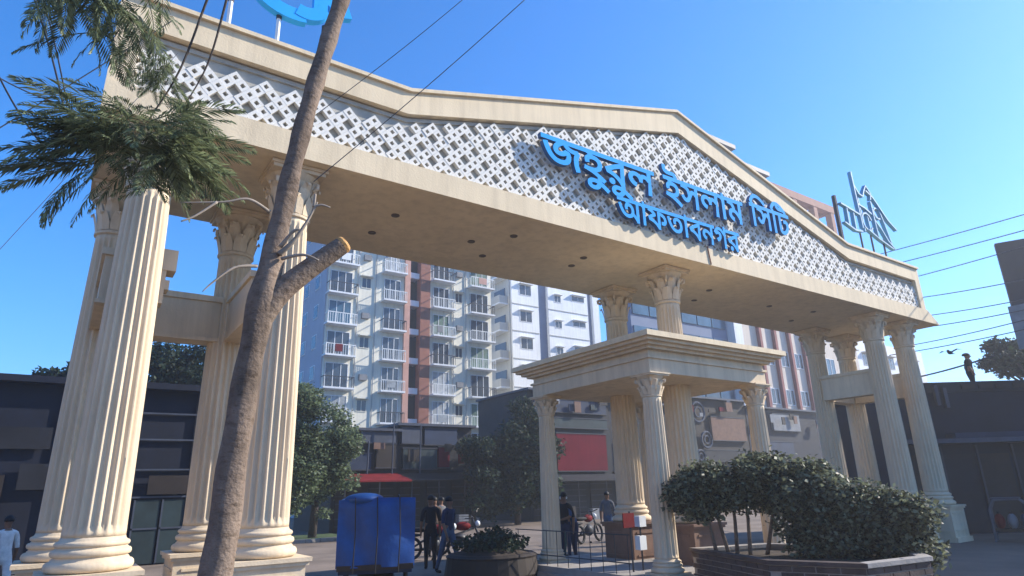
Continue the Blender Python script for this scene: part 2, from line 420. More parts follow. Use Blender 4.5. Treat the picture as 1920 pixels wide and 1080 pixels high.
# --- Bengali lettering
def text_polys(body):
    c = bpy.data.curves.new('t', 'FONT'); c.body = body; c.size = 1
    o = bpy.data.objects.new('t', c); col.objects.link(o)
    dg = bpy.context.evaluated_depsgraph_get(); dg.update()
    cu = o.evaluated_get(dg).to_curve(dg)
    polys = []
    for sp in cu.splines:
        pts = []
        if sp.type == 'BEZIER':
            bp = sp.bezier_points; n = len(bp)
            for i in range(n):
                a, d = bp[i], bp[(i+1) % n]
                for k in range(5):
                    t = k/5; u = 1-t
                    p = a.co*u**3 + a.handle_right*3*u*u*t + d.handle_left*3*u*t*t + d.co*t**3
                    pts.append((p.x, p.y))
        else:
            pts = [(p.co.x, p.co.y) for p in sp.points]
        out = []
        for p in pts:
            if not out or abs(p[0]-out[-1][0])+abs(p[1]-out[-1][1]) > 1e-4: out.append(p)
        if len(out) > 2: polys.append(out)
    bpy.data.objects.remove(o)
    return polys
def area(p): return .5*sum(p[i][0]*p[(i+1)%len(p)][1]-p[(i+1)%len(p)][0]*p[i][1] for i in range(len(p)))
def inside(q, p):
    r = False
    for i in range(len(p)):
        (x1, y1), (x2, y2) = p[i], p[i-1]
        if (y1 > q[1]) != (y2 > q[1]) and q[0] < (x2-x1)*(q[1]-y1)/(y2-y1)+x1: r = not r
    return r
def simplify(p):
    q = []
    for a in p:
        if not q or math.hypot(a[0]-q[-1][0], a[1]-q[-1][1]) > .004: q.append(a)
    if math.hypot(q[0][0]-q[-1][0], q[0][1]-q[-1][1]) < .004: q.pop()
    out = []
    for i in range(len(q)):
        a, b_, c = Vector(q[i-1]), Vector(q[i]), Vector(q[(i+1) % len(q)])
        u, w = (b_-a), (c-b_)
        if abs(u.x*w.y-u.y*w.x) > 1e-3*u.length*w.length or u.dot(w) < 0: out.append(q[i])
    return out
def grow(p, d):                                       # outward for the clockwise outer contours, inward for holes
    n = len(p); out = []
    for i in range(n):
        a, b_, c = Vector(p[i-1]), Vector(p[i]), Vector(p[(i+1) % n])
        u = (b_-a).normalized(); w = (c-b_).normalized()
        nu, nw = Vector((-u.y, u.x)), Vector((-w.y, w.x)); m_ = nu+nw
        if m_.length < .3: m_ = nw
        else: m_ = m_/max(m_.length_squared*.5, .6)
        o = b_ + m_*d; out.append((o.x, o.y))
    return out
def word_mesh(name, body, mats, fat, depth):
    from mathutils.geometry import delaunay_2d_cdt
    import numpy as np
    polys = [grow(simplify(p), fat) for p in text_polys(body)]
    vs = []; es = []
    for p in polys:
        o = len(vs); n = len(p); vs += [Vector(q) for q in p]; es += [(o+i, o+(i+1) % n) for i in range(n)]
    V, E2, F, _, _, _ = delaunay_2d_cdt(vs, es, [], 0, 1e-5)
    segs = np.array([[*p[i], *p[(i+1) % len(p)]] for p in polys for i in range(len(p))])
    mb_v = [(v.x, v.y) for v in V]; keep = []
    for f in F:
        cx = sum(mb_v[k][0] for k in f)/len(f); cy = sum(mb_v[k][1] for k in f)/len(f)
        y1, y2 = segs[:, 1], segs[:, 3]; isl = (segs[:, 2]-segs[:, 0])*(cy-y1) - (cx-segs[:, 0])*(y2-y1)
        wn = np.sum((y1 <= cy) & (y2 > cy) & (isl > 0)) - np.sum((y1 > cy) & (y2 <= cy) & (isl < 0))
        if wn != 0: keep.append(tuple(f))
    mb = MB(); n = len(mb_v); h_ = depth/2
    mb.v = [(x, y, h_) for x, y in mb_v] + [(x, y, -h_) for x, y in mb_v]
    cnt = {}
    for f in keep:
        mb.f.append(f); mb.mi.append(0); mb.f.append(tuple(n+k for k in reversed(f))); mb.mi.append(1)
        for a, b_ in zip(f, f[1:]+f[:1]): cnt[(a, b_)] = 1
    for (a, b_) in cnt:
        if (b_, a) not in cnt: mb.f.append((b_, a, n+a, n+b_)); mb.mi.append(1)
    used_x = [mb_v[k][0] for f in keep for k in f]; x0, x1 = min(used_x), max(used_x)
    mb.v = [(x-x0, y, z) for x, y, z in mb.v]
    return mb.mesh(name, list(mats)), x1-x0
def place_word(body, x0, x1, zb, sz, parent, ypos=-.10, fat=.017, mats=('letter_blue', 'letter_dark')):
    me, w = word_mesh('sign_word', body, mats, fat, .10)
    o = link('sign_word', me, parent)
    org = origin_of(parent)
    o.rotation_euler = (R(90), 0, 0); o.scale = ((x1-x0)/w, sz, 1.0)
    o.location = (x0-org[0], ypos-org[1], zb-org[2])
    return o
place_word('\u099c\u09b9\u09c1\u09b0\u09c1\u09b2', 7.0, 10.25, 8.06, 1.0, gate)['label'] = 'first blue word of the upper sign line'
place_word('\u0987\u09b8\u09b2\u09be\u09ae', 10.55, 13.5, 8.09, 1.0, gate)['label'] = 'second blue word of the upper sign line'
place_word('\u09bf\u09b8\u09bf\u099f', 13.8, 15.55, 8.19, 1.0, gate)['label'] = 'last blue word of the upper sign line'
place_word('\u0986\u09ab\u09a4\u09be\u09ac\u09a8\u0997\u09b0', 9.0, 13.15, 7.28, .80, gate)['label'] = 'single blue word of the lower sign line'

# --- rooftop letter signs on the coping
def ribbon(mb, pts, w, y0, y1):
    P = [Vector((x, 0, z)) for x, z in pts]; L_, Q_ = [], []
    for i, p in enumerate(P):
        d = (P[min(i+1, len(P)-1)] - P[max(i-1, 0)]).normalized(); nn = Vector((-d.z, 0, d.x))*w*.5
        L_.append((p.x-nn.x, p.z-nn.z)); Q_.append((p.x+nn.x, p.z+nn.z))
    n = len(P); vs = [(x, y0, z) for x, z in L_] + [(x, y0, z) for x, z in Q_] + [(x, y1, z) for x, z in L_] + [(x, y1, z) for x, z in Q_]; fs = []
    for i in range(n-1):
        fs += [(i, i+1, n+i+1, n+i), (2*n+i+1, 2*n+i, 3*n+i, 3*n+i+1), (i+1, i, 2*n+i, 2*n+i+1), (n+i, n+i+1, 3*n+i+1, 3*n+i)]
    fs += [(0, n, 3*n, 2*n), (2*n-1, n-1, 3*n-1, 4*n-1)]
    mb.add(vs, fs)
def arc(cx, cz, rx, rz, a0, a1, n=9): return [(cx+rx*math.cos(R(lerp(a0,a1,i/n))), cz+rz*math.sin(R(lerp(a0,a1,i/n)))) for i in range(n+1)]
rs = empty('rooftop_sign', (2.4, .3, HT+.07), 'bright blue rooftop sign on white posts, cut by the top of the photo', 'sign')
for x in (1.15, 1.9, 2.66):
    b = MB(); b.tube([(x, .3, HT+.06), (x, .3, 9.42)], .035, 8); b.build('post', 'white_metal', rs)
    b = MB(); b.tube([(x, .3, 9.42), (x, .3, 9.62)], .045, 8); b.build('clamp', 'dark_metal', rs)
for pts in (arc(2.1, 10.0, .62, .42, 195, 290), arc(2.3, 10.1, .38, .42, 330, 250), arc(1.25, 10.15, .38, .38, 30, 330), [(2.55, 9.75), (2.55, 10.8)], [(.7, 10.75), (3.3, 10.75)], arc(2.95, 10.3, .25, .3, 60, 300)):
    b = MB(); ribbon(b, pts, .24, .2+random.uniform(0,.03), .33+random.uniform(0,.02)); b.build('letter', 'letter_blue', rs)
rs = empty('rooftop_sign', (20.8, .3, HT+.07), 'skeletal blue rooftop letters standing above the far end of the beam', 'sign')
for x in (20.45, 21.15, 21.95):
    b = MB(); b.tube([(x, .3, HT+.06), (x, .3, 9.6)], .03, 6); b.build('post', 'dark_metal', rs)
b = MB(); b.tube([(19.2, .3, HT+.06), (19.2, .3, 10.55)], .07, 6); b.build('post', 'dark_metal', rs)
STR = [[(19.35, 10.3), (20.45, 10.15)], [(19.4, 9.65), (20.0, 9.5), (20.45, 9.55)], [(19.7, 10.28), (19.66, 9.6)], [(20.1, 10.2), (20.06, 9.5)],
       [(20.5, 11.75), (20.52, 10.8), (20.56, 9.7)], [(20.5, 11.3), (20.75, 11.0), (21.0, 10.95), (21.15, 11.2), (21.35, 11.45), (21.6, 11.2), (21.5, 10.95)],
       [(21.3, 11.25), (21.7, 11.1), (22.1, 10.75), (22.5, 10.4), (23.0, 10.15)], [(21.5, 10.9), (21.52, 10.2), (21.55, 9.6)], [(21.5, 10.25), (21.9, 9.95), (22.2, 9.6), (22.6, 9.35)],
       [(21.0, 9.75), (21.6, 9.55), (22.5, 9.35)], [(20.6, 10.6), (21.0, 10.55), (21.5, 10.4)], [(22.0, 10.8), (22.25, 10.2), (22.5, 9.4)], arc(21.05, 10.05, .32, .32, 20, 330), arc(21.9, 10.55, .25, .2, 0, 300),
       [(20.75, 10.9), (20.8, 9.65)], [(21.15, 10.5), (21.2, 9.7)]]
for k, pts in enumerate(STR):
    b = MB(); ribbon(b, pts, .055, .18+.006*k, .30+.006*k); b.build('letter', 'sign_teal', rs)

# ------------------------------------------------------------------ pavilion under the beam
pav = empty('pavilion', (11.35, 1.75, 0), 'small open pavilion with flat cornice roof on four slender fluted columns', 'pavilion')
PX0, PX1, PY0, PY1 = 9.65, 13.05, 0.0, 3.5
def ring(mb, o, z0, z1): mb.box(PX0-o, PX1+o, PY0-o, PY1+o, z0, z1)
b = MB(); ring(b, .22, 4.0, 4.28); b.build('architrave', 'column_paint', pav)
b = MB(); ring(b, .26, 4.281, 4.33); ring(b, .20, 4.331, 4.46); ring(b, .32, 4.461, 4.52); ring(b, .42, 4.521, 4.58); ring(b, .52, 4.581, 4.64); b.build('cornice', 'column_paint', pav)
b = MB(); ring(b, .60, 4.641, 4.75); b.build('roof_slab', 'cream', pav)
ps = shaft_mb(.225, .185, .52, 3.52, 16).mesh('column', 'column_paint', True)
pc = capital_mb(.185, 3.52, 3.998).mesh('capital', 'column_paint'); pb = base_mb(.225, .28, .52).mesh('base', 'column_paint', True)
pp = MB().box(-.3, .3, -.3, .3, .24, .281).mesh('plinth', 'column_paint')
for x in (PX0, PX1):
    for y in (PY0, PY1):
        c = link('column', ps, pav); c.location = (x-11.35, y-1.75, 0)
        for nm, me in (('capital', pc), ('base', pb), ('plinth', pp)): link(nm, me, c)
b = MB(); b.box(8.9, 13.9, -.75, 4.3, 0, .12); b.box(9.0, 13.8, -.65, 4.2, .12, .241); b.build('platform', 'concrete', pav)
for y, x0, x1 in ((4.15, 8.9, 13.8),):
    pass
rl = empty('railing', (9.0, 1.9, .24), 'thin dark railing along the open side of the pavilion platform', 'railing')
for i in range(11):
    y = .4 + i*.36
    if abs(y-3.5) < .3: continue
    b = MB(); b.tube([(9.06, y, .24), (9.06, y, .95)], .009, 6); b.build('baluster', 'dark_metal', rl)
for z in (.45, .95):
    b = MB(); b.tube([(9.06, .35, z), (9.06, 4.1, z)], .012, 6); b.build('rail', 'dark_metal', rl)
# small red and white notice stand between the pavilion columns
ns = empty('notice_stand', (9.55, .75, .24), 'small red and white notice stand beside the front pavilion column', 'stand')
b = MB(); b.tube([(9.5, .75, .24), (9.5, .75, 1.35)], .02, 6); b.build('post', 'dark_metal', ns)
b = MB(); b.box(9.3, 9.6, .72, .745, 1.05, 1.32); b.build('board', 'red_bright', ns)
b = MB(); b.box(9.72, 9.9, .7, .86, 1.05, 1.25); b.build('box', 'white_metal', ns)
b = MB(); b.box(9.70, 9.88, .71, .85, .62, .88); b.build('box', 'white_metal', ns)
b = MB(); b.tube([(9.8, .78, .24), (9.8, .78, 1.1)], .02, 6); b.build('post', 'dark_metal', ns)

# ------------------------------------------------------------------ buildings far behind
def window(parent, x0, x1, z0, z1, y, glass='glass_dark', frame='white_wall', sill=True, fw=.06):
    f = MB()
    f.box(x0, x1, y-.05, y+.02, z1-fw, z1); f.box(x0, x1, y-.05, y+.02, z0, z0+fw); f.box(x0, x0+fw, y-.05, y+.02, z0+fw, z1-fw); f.box(x1-fw, x1, y-.05, y+.02, z0+fw, z1-fw)
    f.box((x0+x1)/2-fw/2, (x0+x1)/2+fw/2, y-.05, y+.02, z0+fw, z1-fw)
    w = f.build('window', frame, parent)
    p = MB(); p.box(x0+fw, x1-fw, y-.02, y+.01, z0+fw, z1-fw); p.build('pane', glass, w)
    if sill: s = MB(); s.box(x0-.1, x1+.1, y-.5, y, z1+.05, z1+.16); s.build('sunshade', frame, w)
    return w
AY = 48.0
apt = empty('apartment_building', (27.5, AY, 0), 'cream apartment block with stacked white balconies and rust red stair strip', 'building')
b = MB(); b.box(18.5, 26.4, AY, 60, 0, 30); b.box(29.2, 36.9, AY, 60, 0, 30); b.build('wall', 'apartment_wall', apt)
b = MB(); b.box(26.4, 29.2, AY+1.4, 60, 0, 30.5); b.build('stair_core', 'shop_brown', apt)
b = MB(); b.box(18.38, 18.499, AY+.25, 60, 0, 30); b.build('side_wall', 'apartment_wall_shaded', apt)
b = MB(); b.box(26.35, 26.95, AY-.25, AY+.6, 0, 30.4); b.build('pilaster', 'pink_paint', apt)
b = MB(); b.box(28.1, 29.2, AY-.3, AY+.6, 0, 30.4); b.build('pilaster', 'rust_paint', apt)
for k in range(9):
    z = 2.2 + 3*k
    b = MB(); b.box(26.96, 28.09, AY+.05, AY+1.2, z-.05, z+.55); b.build('landing', 'white_wall', apt)
    b = MB(); b.box(27.0, 27.6, AY+1.3, AY+1.39, z+.8, z+2.6); b.build('pane', 'glass_dark', apt)
    for ci, (x0, x1) in enumerate(((18.3, 21.2), (23.8, 26.3), (29.3, 31.9), (33.8, 36.8))):
        s = MB(); s.box(x0, x1, AY-1.0, AY, z-.16, z); bal = s.build('balcony', 'white_wall', apt)
        r_ = MB()
        r_.box(x0+.03, x1-.03, AY-.97, AY-.92, z+.92, z+.99)
        r_.box(x0+.03, x0+.08, AY-.92, AY, z+.92, z+.99); r_.box(x1-.08, x1-.03, AY-.92, AY, z+.92, z+.99)
        nb = 12
        for q in range(nb+1):
            x = lerp(x0+.05, x1-.05, q/nb); r_.box(x-.02, x+.02, AY-.96, AY-.93, z, z+.92)
        r_.build('railing', 'white_metal' if (ci+k) % 3 else 'dark_metal', bal)
        dx0, dx1 = x0+.35, x1-.35
        d = MB(); d.box(dx0, dx1, AY-.06, AY-.005, z+.02, z+2.3); d.build('door', random.choice(['glass_blue', 'glass_dark', 'glass_dark', 'curtain'] if ci < 2 else ['glass_dark', 'glass_dark', 'curtain_green', 'curtain']), bal)
        f = MB()
        for xx in (dx0, (dx0*2+dx1)/3, (dx0+2*dx1)/3, dx1-.06): f.box(xx, xx+.06, AY-.09, AY-.055, z+.02, z+2.3)
        f.box(dx0, dx1, AY-.09, AY-.055, z+2.3, z+2.38); f.build('door_frame', 'white_wall', bal)
        if random.random() < .45:                      # laundry or boxes on some balconies
            l = MB(); w_ = random.uniform(.5, 1.1); xx = random.uniform(x0+.2, x1-.2-w_)
            l.box(xx, xx+w_, AY-1.01, AY-.975, z+.25, z+.95); l.build('laundry', random.choice(['red_bright', 'signboard_pale', 'shop_blue', 'curtain', 'pink_paint', 'white_wall']), bal)
    # ledge beside the windows between the balconies
    for x0, x1 in ((21.7, 22.9), (32.2, 33.3)):
        if k % 2 == 0: window(apt, x0+.1, x1-.1, z+1.0, z+2.1, AY, 'glass_dark', 'apartment_wall', True)
        else:
            a_ = MB(); a_.box(x0+.2, x0+.95, AY-.32, AY, z+.9, z+1.45); a_.build('air_conditioner', 'signboard_pale', apt)
    window(apt, 35.9, 36.6, z+3.2-1.0, z+3.2-.3, AY, 'glass_dark', 'apartment_wall', False) if False else None
for x in (21.45, 23.3, 32.05, 33.6):
    b = MB(); b.tube([(x, AY-.09, 0), (x, AY-.09, 29.5)], .06, 6); b.build('drain_pipe', 'grey_wall', apt)
for k in range(9):                                   # side windows
    z = 3.2 + 3*k
    for y0 in (50.0, 53.4, 56.6):
        w_ = MB(); w_.box(18.33, 18.379, y0, y0+1.4, z, z+1.4); f = w_.build('window', 'white_wall', apt)
        p_ = MB(); p_.box(18.30, 18.329, y0+.1, y0+1.3, z+.1, z+1.3); p_.build('pane', 'glass_dark', f)

WY = 58.0
wb = empty('apartment_building', (54, WY, 0), 'white apartment tower with dark blue vertical stripe and small hooded windows', 'building')
b = MB(); b.box(46.7, 51.2, WY, 76, 0, 36); b.box(52.9, 60.2, WY, 76, 0, 36); b.box(61.2, 62.4, WY, 76, 0, 36); b.build('wall', 'white_wall', wb)
b = MB(); b.box(51.2, 52.9, WY+.5, 76, 0, 36); b.box(60.2, 61.2, WY+.5, 76, 0, 36); b.build('stripe', 'blue_wall', wb)
b = MB(); b.box(46.5, 46.699, WY+.3, 76, 0, 36); b.build('side_wall', 'grey_wall', wb)  # grey instead of white puts this face's shade into its colour
for k in range(9):
    z = 3.2 + 3.75*k
    window(wb, 48.0, 50.0, z+1.5, z+3.0, WY, 'glass_dark', 'white_wall')
    window(wb, 54.0, 55.2, z+1.3, z+2.3, WY, 'glass_dark', 'white_wall')
    window(wb, 57.2, 59.6, z+1.9, z+2.7, WY, 'glass_dark', 'white_wall')
    for x0, x1 in ((46.7, 51.19), (52.91, 60.19)):
        l = MB(); l.box(x0, x1, WY-.08, WY-.002, z+.1, z+.2); l.build('string_course', 'grey_wall', wb)
    for y0 in (58.6, 65.0):
        s = MB(); s.box(45.1, 46.49, y0, y0+4.2, z, z+.2); bal = s.build('balcony', 'white_wall', wb)
        q = MB(); q.box(45.1, 45.2, y0, y0+4.2, z+.2, z+1.2); q.box(45.2, 46.49, y0, y0+.1, z+.2, z+1.2); q.build('parapet', 'grey_wall', bal)
        q = MB(); q.box(46.40, 46.49, y0+.6, y0+3.2, z+.25, z+2.5); q.build('door', 'glass_dark', bal)

RY = 26.0
rb = empty('commercial_building', (53, RY, 0), 'tall cream commercial block with red fins, blue glass and open rooftop frames', 'building')
b = MB(); b.box(50.2, 60.6, RY, 31, 6.5, 27); b.build('wall', 'cream_wall', rb)
b = MB(); b.box(36.6, 48.9, RY+.6, 29, 6.5, 33.2); b.build('core_wall', 'blue_wall', rb)
b = MB(); b.box(48.95, 50.15, RY-.2, 31, 6.5, 33.0); b.build('pier', 'white_wall', rb)
b = MB(); b.box(60.7, 70.9, RY+.2, 31, 6.5, 27); b.build('wing_wall', 'cream_wall', rb)
for k in range(5):
    z = 8.0 + 3.7*k
    for i in range(6):
        x = 36.8 + i*2.0
        p = MB(); p.box(x, x+1.85, RY+.5, RY+.61, z, z+2.7); p.build('pane', 'glass_blue' if (i*7+k*3) % 4 else 'glass_dark', rb)
    for x in (51.0, 53.4, 55.8, 58.2): window(rb, x, x+1.3, z+.8, z+2.3, RY, 'glass_dark', 'white_wall', False)
    for x in (61.5, 64.2, 67.2): window(rb, x, x+1.6, z+.6, z+2.4, RY+.2, 'glass_blue', 'white_wall', False)
for x in (51.9+.6, 54.9, 57.3, 59.7, 60.65):
    p = MB(); p.box(x, x+.35, RY-.35, RY-.001, 6.5, 27.3); p.build('fin', 'fin_red', rb)
for x0, x1, z0 in ((40, 52.2, 34.5), (50.2, 57.6, 32.9)):
    p = MB(); p.box(x0, x1, RY-1.0, 31, z0, z0+.45); p.build('roof_slab', 'tin', rb)
p = MB(); p.box(40.5, 51.2, RY, 30.5, 33, 34.5); p.box(50.6, 56.8, RY, 30.5, 27, 32.9); p.build('penthouse', 'cream_wall', rb)
for x in (58.8, 62.8, 66.8, 70.4):
    for y in (RY-.2, 30.2):
        p = MB(); p.box(x, x+.7, y, y+.7, 27, 32.0); p.build('roof_post', 'rust_paint', rb)
for y in (RY-.25, 30.15):
    p = MB(); p.box(57.6, 71.3, y, y+.8, 32.0, 32.9); p.build('roof_beam', 'rust_paint', rb)
for x in (58.8, 62.8, 66.8, 70.4):
    p = MB(); p.box(x+.05, x+.65, RY+.55, 30.1, 32.05, 32.8); p.build('roof_beam', 'rust_paint', rb)
p = MB(); p.box(57.7, 71.2, RY-.1, RY+.1, 28.6, 29.0); p.build('roof_rail', 'rust_paint', rb)
an = empty('apartment_building', (82, 30, 0), 'pale grey apartment block seen between the far columns of the gateway', 'building')
b = MB(); b.box(72.5, 96, 30, 44, 0, 18.5); b.build('wall', 'white_wall', an)
for k in range(4):
    for i in range(7):
        x = 73.6 + i*3.1; window(an, x, x+1.5, 5.5+3.3*k, 7.0+3.3*k, 30, 'glass_dark', 'grey_wall')

# ------------------------------------------------------------------ rows of low shops
def shop(x0, x1, y, zt, label, wall, canopy, sign, signz, nshut=3, canz=2.75, lit=None, name='shop'):
    s = empty(name, ((x0+x1)/2, y, 0), label, 'shop', 'row of low shops behind the gateway')
    b = MB(); b.box(x0, x1, y, y+6, 0, zt); b.build('wall', wall, s)
    b = MB(); b.box(x0-.15, x1+.15, y-.35, y+6.1, zt+.001, zt+.14); b.build('roof', 'tin', s)
    b = MB(); b.add([(x0, y-1.9, canz-.25), (x1, y-1.9, canz-.25), (x1, y, canz+.15), (x0, y, canz+.15), (x0, y-1.9, canz-.33), (x1, y-1.9, canz-.33), (x1, y, canz+.07), (x0, y, canz+.07)],
                    [(0,1,2,3),(7,6,5,4),(4,5,1,0),(5,6,2,1),(7,4,0,3)]); b.build('canopy', canopy, s)
    w = (x1-x0)/nshut
    for i in range(nshut):
        a = x0+i*w
        b = MB(); b.box(a+.2, a+w-.2, y-.05, y-.001, .1, canz-.2); sh = b.build('shutter', 'shop_dark' if i % 2 else 'shop_brown', s)
        for q in range(6):
            t = MB(); zz = .3+q*.36; t.box(a+.22, a+w-.22, y-.075, y-.051, zz, zz+.05); t.build('slat', 'dark_metal', sh)
        b = MB(); b.tube([(a+.05, y-1.8, 0), (a+.05, y-1.8, canz-.33)], .035, 6); b.build('post', 'dark_metal', s)
    for (sx0, sx1, sz0, sz1, sm) in sign:
        b = MB(); b.box(sx0, sx1, y-.22, y-.002, sz0, sz1); bd = b.build('signboard', sm, s)
        f = MB()
        f.box(sx0-.05, sx1+.05, y-.25, y-.05, sz1+.001, sz1+.06); f.box(sx0-.05, sx1+.05, y-.25, y-.05, sz0-.06, sz0-.001); f.build('frame', 'dark_metal', bd)
    rnd = random.Random(int(x0*7)); n_ = int((x1-x0)*1.6)
    for i in range(n_):                               # small boards, bundles and goods hung over the front
        xx = rnd.uniform(x0+.1, x1-.9); zz = (rnd.uniform(zt-1.5, zt-.7) if zt > 7 else rnd.uniform(canz+.2, zt-.8)) if i % 2 else rnd.uniform(.0, 1.6)
        ww, hh = rnd.uniform(.3, .9), rnd.uniform(.25, .75); yy = y-.27-.02*i if i % 2 else y-1.2-.03*i
        b = MB(); b.box(xx, xx+ww, yy-.08 if i % 2 else yy-.35, yy, zz if i % 2 else 0, zz+hh if i % 2 else hh+.3*rnd.random())
        b.build('signboard' if i % 2 else 'goods', rnd.choice(['shop_teal', 'shop_blue', 'shop_brown', 'red_sign', 'tin', 'signboard_pale', 'plinth_red']), s)
    for i in range(max(2, n_//3) if zt < 7 else 0):
        xx = rnd.uniform(x0+.3, x1-.3); b = MB(); b.tube([(xx, y-.6, canz+.1), (xx+rnd.uniform(-.1,.1), y-.6, zt+rnd.uniform(-.6,.5))], .04, 6); b.build('pole', 'tin', s)
    return s
shop(11.6, 15.2, 24.2, 5.1, 'dark shop with red canopy and blue tin top next to the green tree', 'shop_dark', 'red_bright',
     [(11.9, 13.6, 3.1, 3.9, 'shop_blue'), (13.9, 15.0, 3.2, 4.4, 'shop_brown'), (13.0, 15.0, 4.5, 5.05, 'tin')], 0, 2)
shop(15.25, 20.0, 24.3, 5.45, 'dark shop with teal and red signboards below the stair strip', 'shop_dark', 'shop_brown',
     [(15.4, 16.6, 4.5, 5.3, 'tin'), (15.5, 17.6, 3.15, 4.2, 'shop_teal'), (17.7, 18.4, 3.2, 4.3, 'red_sign'), (16.8, 18.9, 4.45, 5.3, 'shop_blue')], 0, 3)
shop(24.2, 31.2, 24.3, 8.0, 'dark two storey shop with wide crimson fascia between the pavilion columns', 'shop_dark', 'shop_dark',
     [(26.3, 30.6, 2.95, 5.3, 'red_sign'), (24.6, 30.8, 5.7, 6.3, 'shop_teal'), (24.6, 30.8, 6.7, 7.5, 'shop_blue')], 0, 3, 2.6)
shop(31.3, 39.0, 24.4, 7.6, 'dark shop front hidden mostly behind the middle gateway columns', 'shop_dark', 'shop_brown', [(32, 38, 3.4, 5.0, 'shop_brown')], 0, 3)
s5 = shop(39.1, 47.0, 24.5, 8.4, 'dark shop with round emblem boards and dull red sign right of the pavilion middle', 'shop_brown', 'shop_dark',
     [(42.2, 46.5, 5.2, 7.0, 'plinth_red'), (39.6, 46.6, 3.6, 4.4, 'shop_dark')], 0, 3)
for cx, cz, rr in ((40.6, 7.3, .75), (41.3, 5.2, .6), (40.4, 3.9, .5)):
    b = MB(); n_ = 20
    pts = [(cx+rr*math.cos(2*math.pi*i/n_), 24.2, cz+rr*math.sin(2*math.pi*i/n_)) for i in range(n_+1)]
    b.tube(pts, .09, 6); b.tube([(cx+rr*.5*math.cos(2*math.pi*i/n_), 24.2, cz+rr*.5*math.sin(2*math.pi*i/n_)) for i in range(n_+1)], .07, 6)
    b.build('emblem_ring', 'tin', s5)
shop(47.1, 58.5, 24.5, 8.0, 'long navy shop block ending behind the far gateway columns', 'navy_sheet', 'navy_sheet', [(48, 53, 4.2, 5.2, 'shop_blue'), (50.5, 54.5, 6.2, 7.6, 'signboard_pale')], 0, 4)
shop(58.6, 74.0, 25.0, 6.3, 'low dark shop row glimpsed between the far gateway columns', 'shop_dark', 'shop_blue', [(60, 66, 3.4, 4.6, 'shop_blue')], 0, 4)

# dark sheds on both sides
sh = empty('shed', (-4, 14, 0), 'long black navy sheet metal shed with lit glass doors behind the near columns', 'shed')
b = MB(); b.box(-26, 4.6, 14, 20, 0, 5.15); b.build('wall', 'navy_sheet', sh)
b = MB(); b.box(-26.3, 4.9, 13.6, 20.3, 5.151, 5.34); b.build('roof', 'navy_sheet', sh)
b = MB(); b.box(-36, -28, -30, 13.5, 0, 8.5); b.build('bounce_wall', 'bounce_brick', sh)  # unseen wall added out of view to bounce warm light onto the near columns
for i in range(14):
    x = -20 + i*1.8
    b = MB(); b.box(x, x+.07, 13.9, 13.999, .0, 5.1); b.build('batten', 'shop_dark', sh)
for z in (1.9, 2.7, 3.6, 4.4):
    b = MB(); b.box(1.2, 4.5, 13.88, 13.96, z, z+.05); b.build('rail', 'tin', sh)
for x in (2.0, 2.75, 3.5):
    b = MB(); b.box(x, x+.7, 13.93, 13.999, .05, 1.85); d = b.build('door', 'shop_teal', sh)
    f = MB(); f.box(x, x+.05, 13.90, 13.929, .05, 1.85); f.box(x, x+.7, 13.90, 13.929, 1.0, 1.05); f.build('door_frame', 'tin', d)
for x0_, x1_, z0_, z1_, m_ in ((-2.0, -.3, 3.3, 3.9, 'shop_dark'), (-.9, .1, 2.2, 2.9, 'shop_dark'), (-2.6, -1.2, 1.2, 2.6, 'shop_brown'), (1.3, 1.9, 2.8, 3.5, 'shop_dark'), (2.3, 3.4, 2.0, 2.55, 'shop_brown')):
    b = MB(); b.box(x0_, x1_, 13.82, 13.875, z0_, z1_); b.build('signboard', m_, sh)

A0 = Vector((25.4, 1.4, 0)); AD = Vector((.82, -.572, 0)).normalized(); AN = Vector((-.572, -.82, 0)).normalized()
def rbox(mb, s0, s1, d0, d1, z0, z1):               # along the oblique facade; d = distance behind it
    P = [A0+AD*s0-AN*d0, A0+AD*s1-AN*d0, A0+AD*s1-AN*d1, A0+AD*s0-AN*d1]
    mb.zprism([(p.x, p.y) for p in P], z0, z1); return mb
db = empty('market_building', tuple(A0), 'dark flat roofed market building at the far end of the gateway', 'building')
rbox(MB(), -1.6, 5.2, 0, 5, 0, 4.75).build('wall', 'navy_sheet', db)
rbox(MB(), -1.7, 5.2, -.06, 5.1, 4.751, 5.12).build('parapet', 'shop_dark', db)
rbox(MB(), -1.6, 5.2, -.75, -.001, 2.95, 3.1).build('awning', 'tin', db)
rbox(MB(), .3, 5.0, -.5, -.001, 3.12, 3.3).build('awning_lip', 'shop_blue', db)
b = MB(); b.box(30.2, 39, -11, -2.6, 0, 10.7); b.build('tower_wall', 'grey_wall', db)
for i in range(5):
    rbox(MB(), -1.3+i*1.25, -1.3+i*1.25+1.1, -.05, -.001, .1, 2.6).build('shutter', 'shop_dark' if i % 2 else 'shop_brown', db)
    rbox(MB(), -1.35+i*1.25, -1.28+i*1.25, -.12, -.051, 0, 2.9).build('post', 'dark_metal', db)
for s_, z_ in ((.15, 4.3), (.45, 4.2)):
    rbox(MB(), s_, s_+.12, -.2, -.061, z_, z_+.7).build('bracket', 'tin', db)
for i in range(6):
    rbox(MB(), 1.2+i*.62, 1.2+i*.62+.5, -.1, -.061, 4.86, 5.02).build('parapet_panel', 'shop_brown', db)

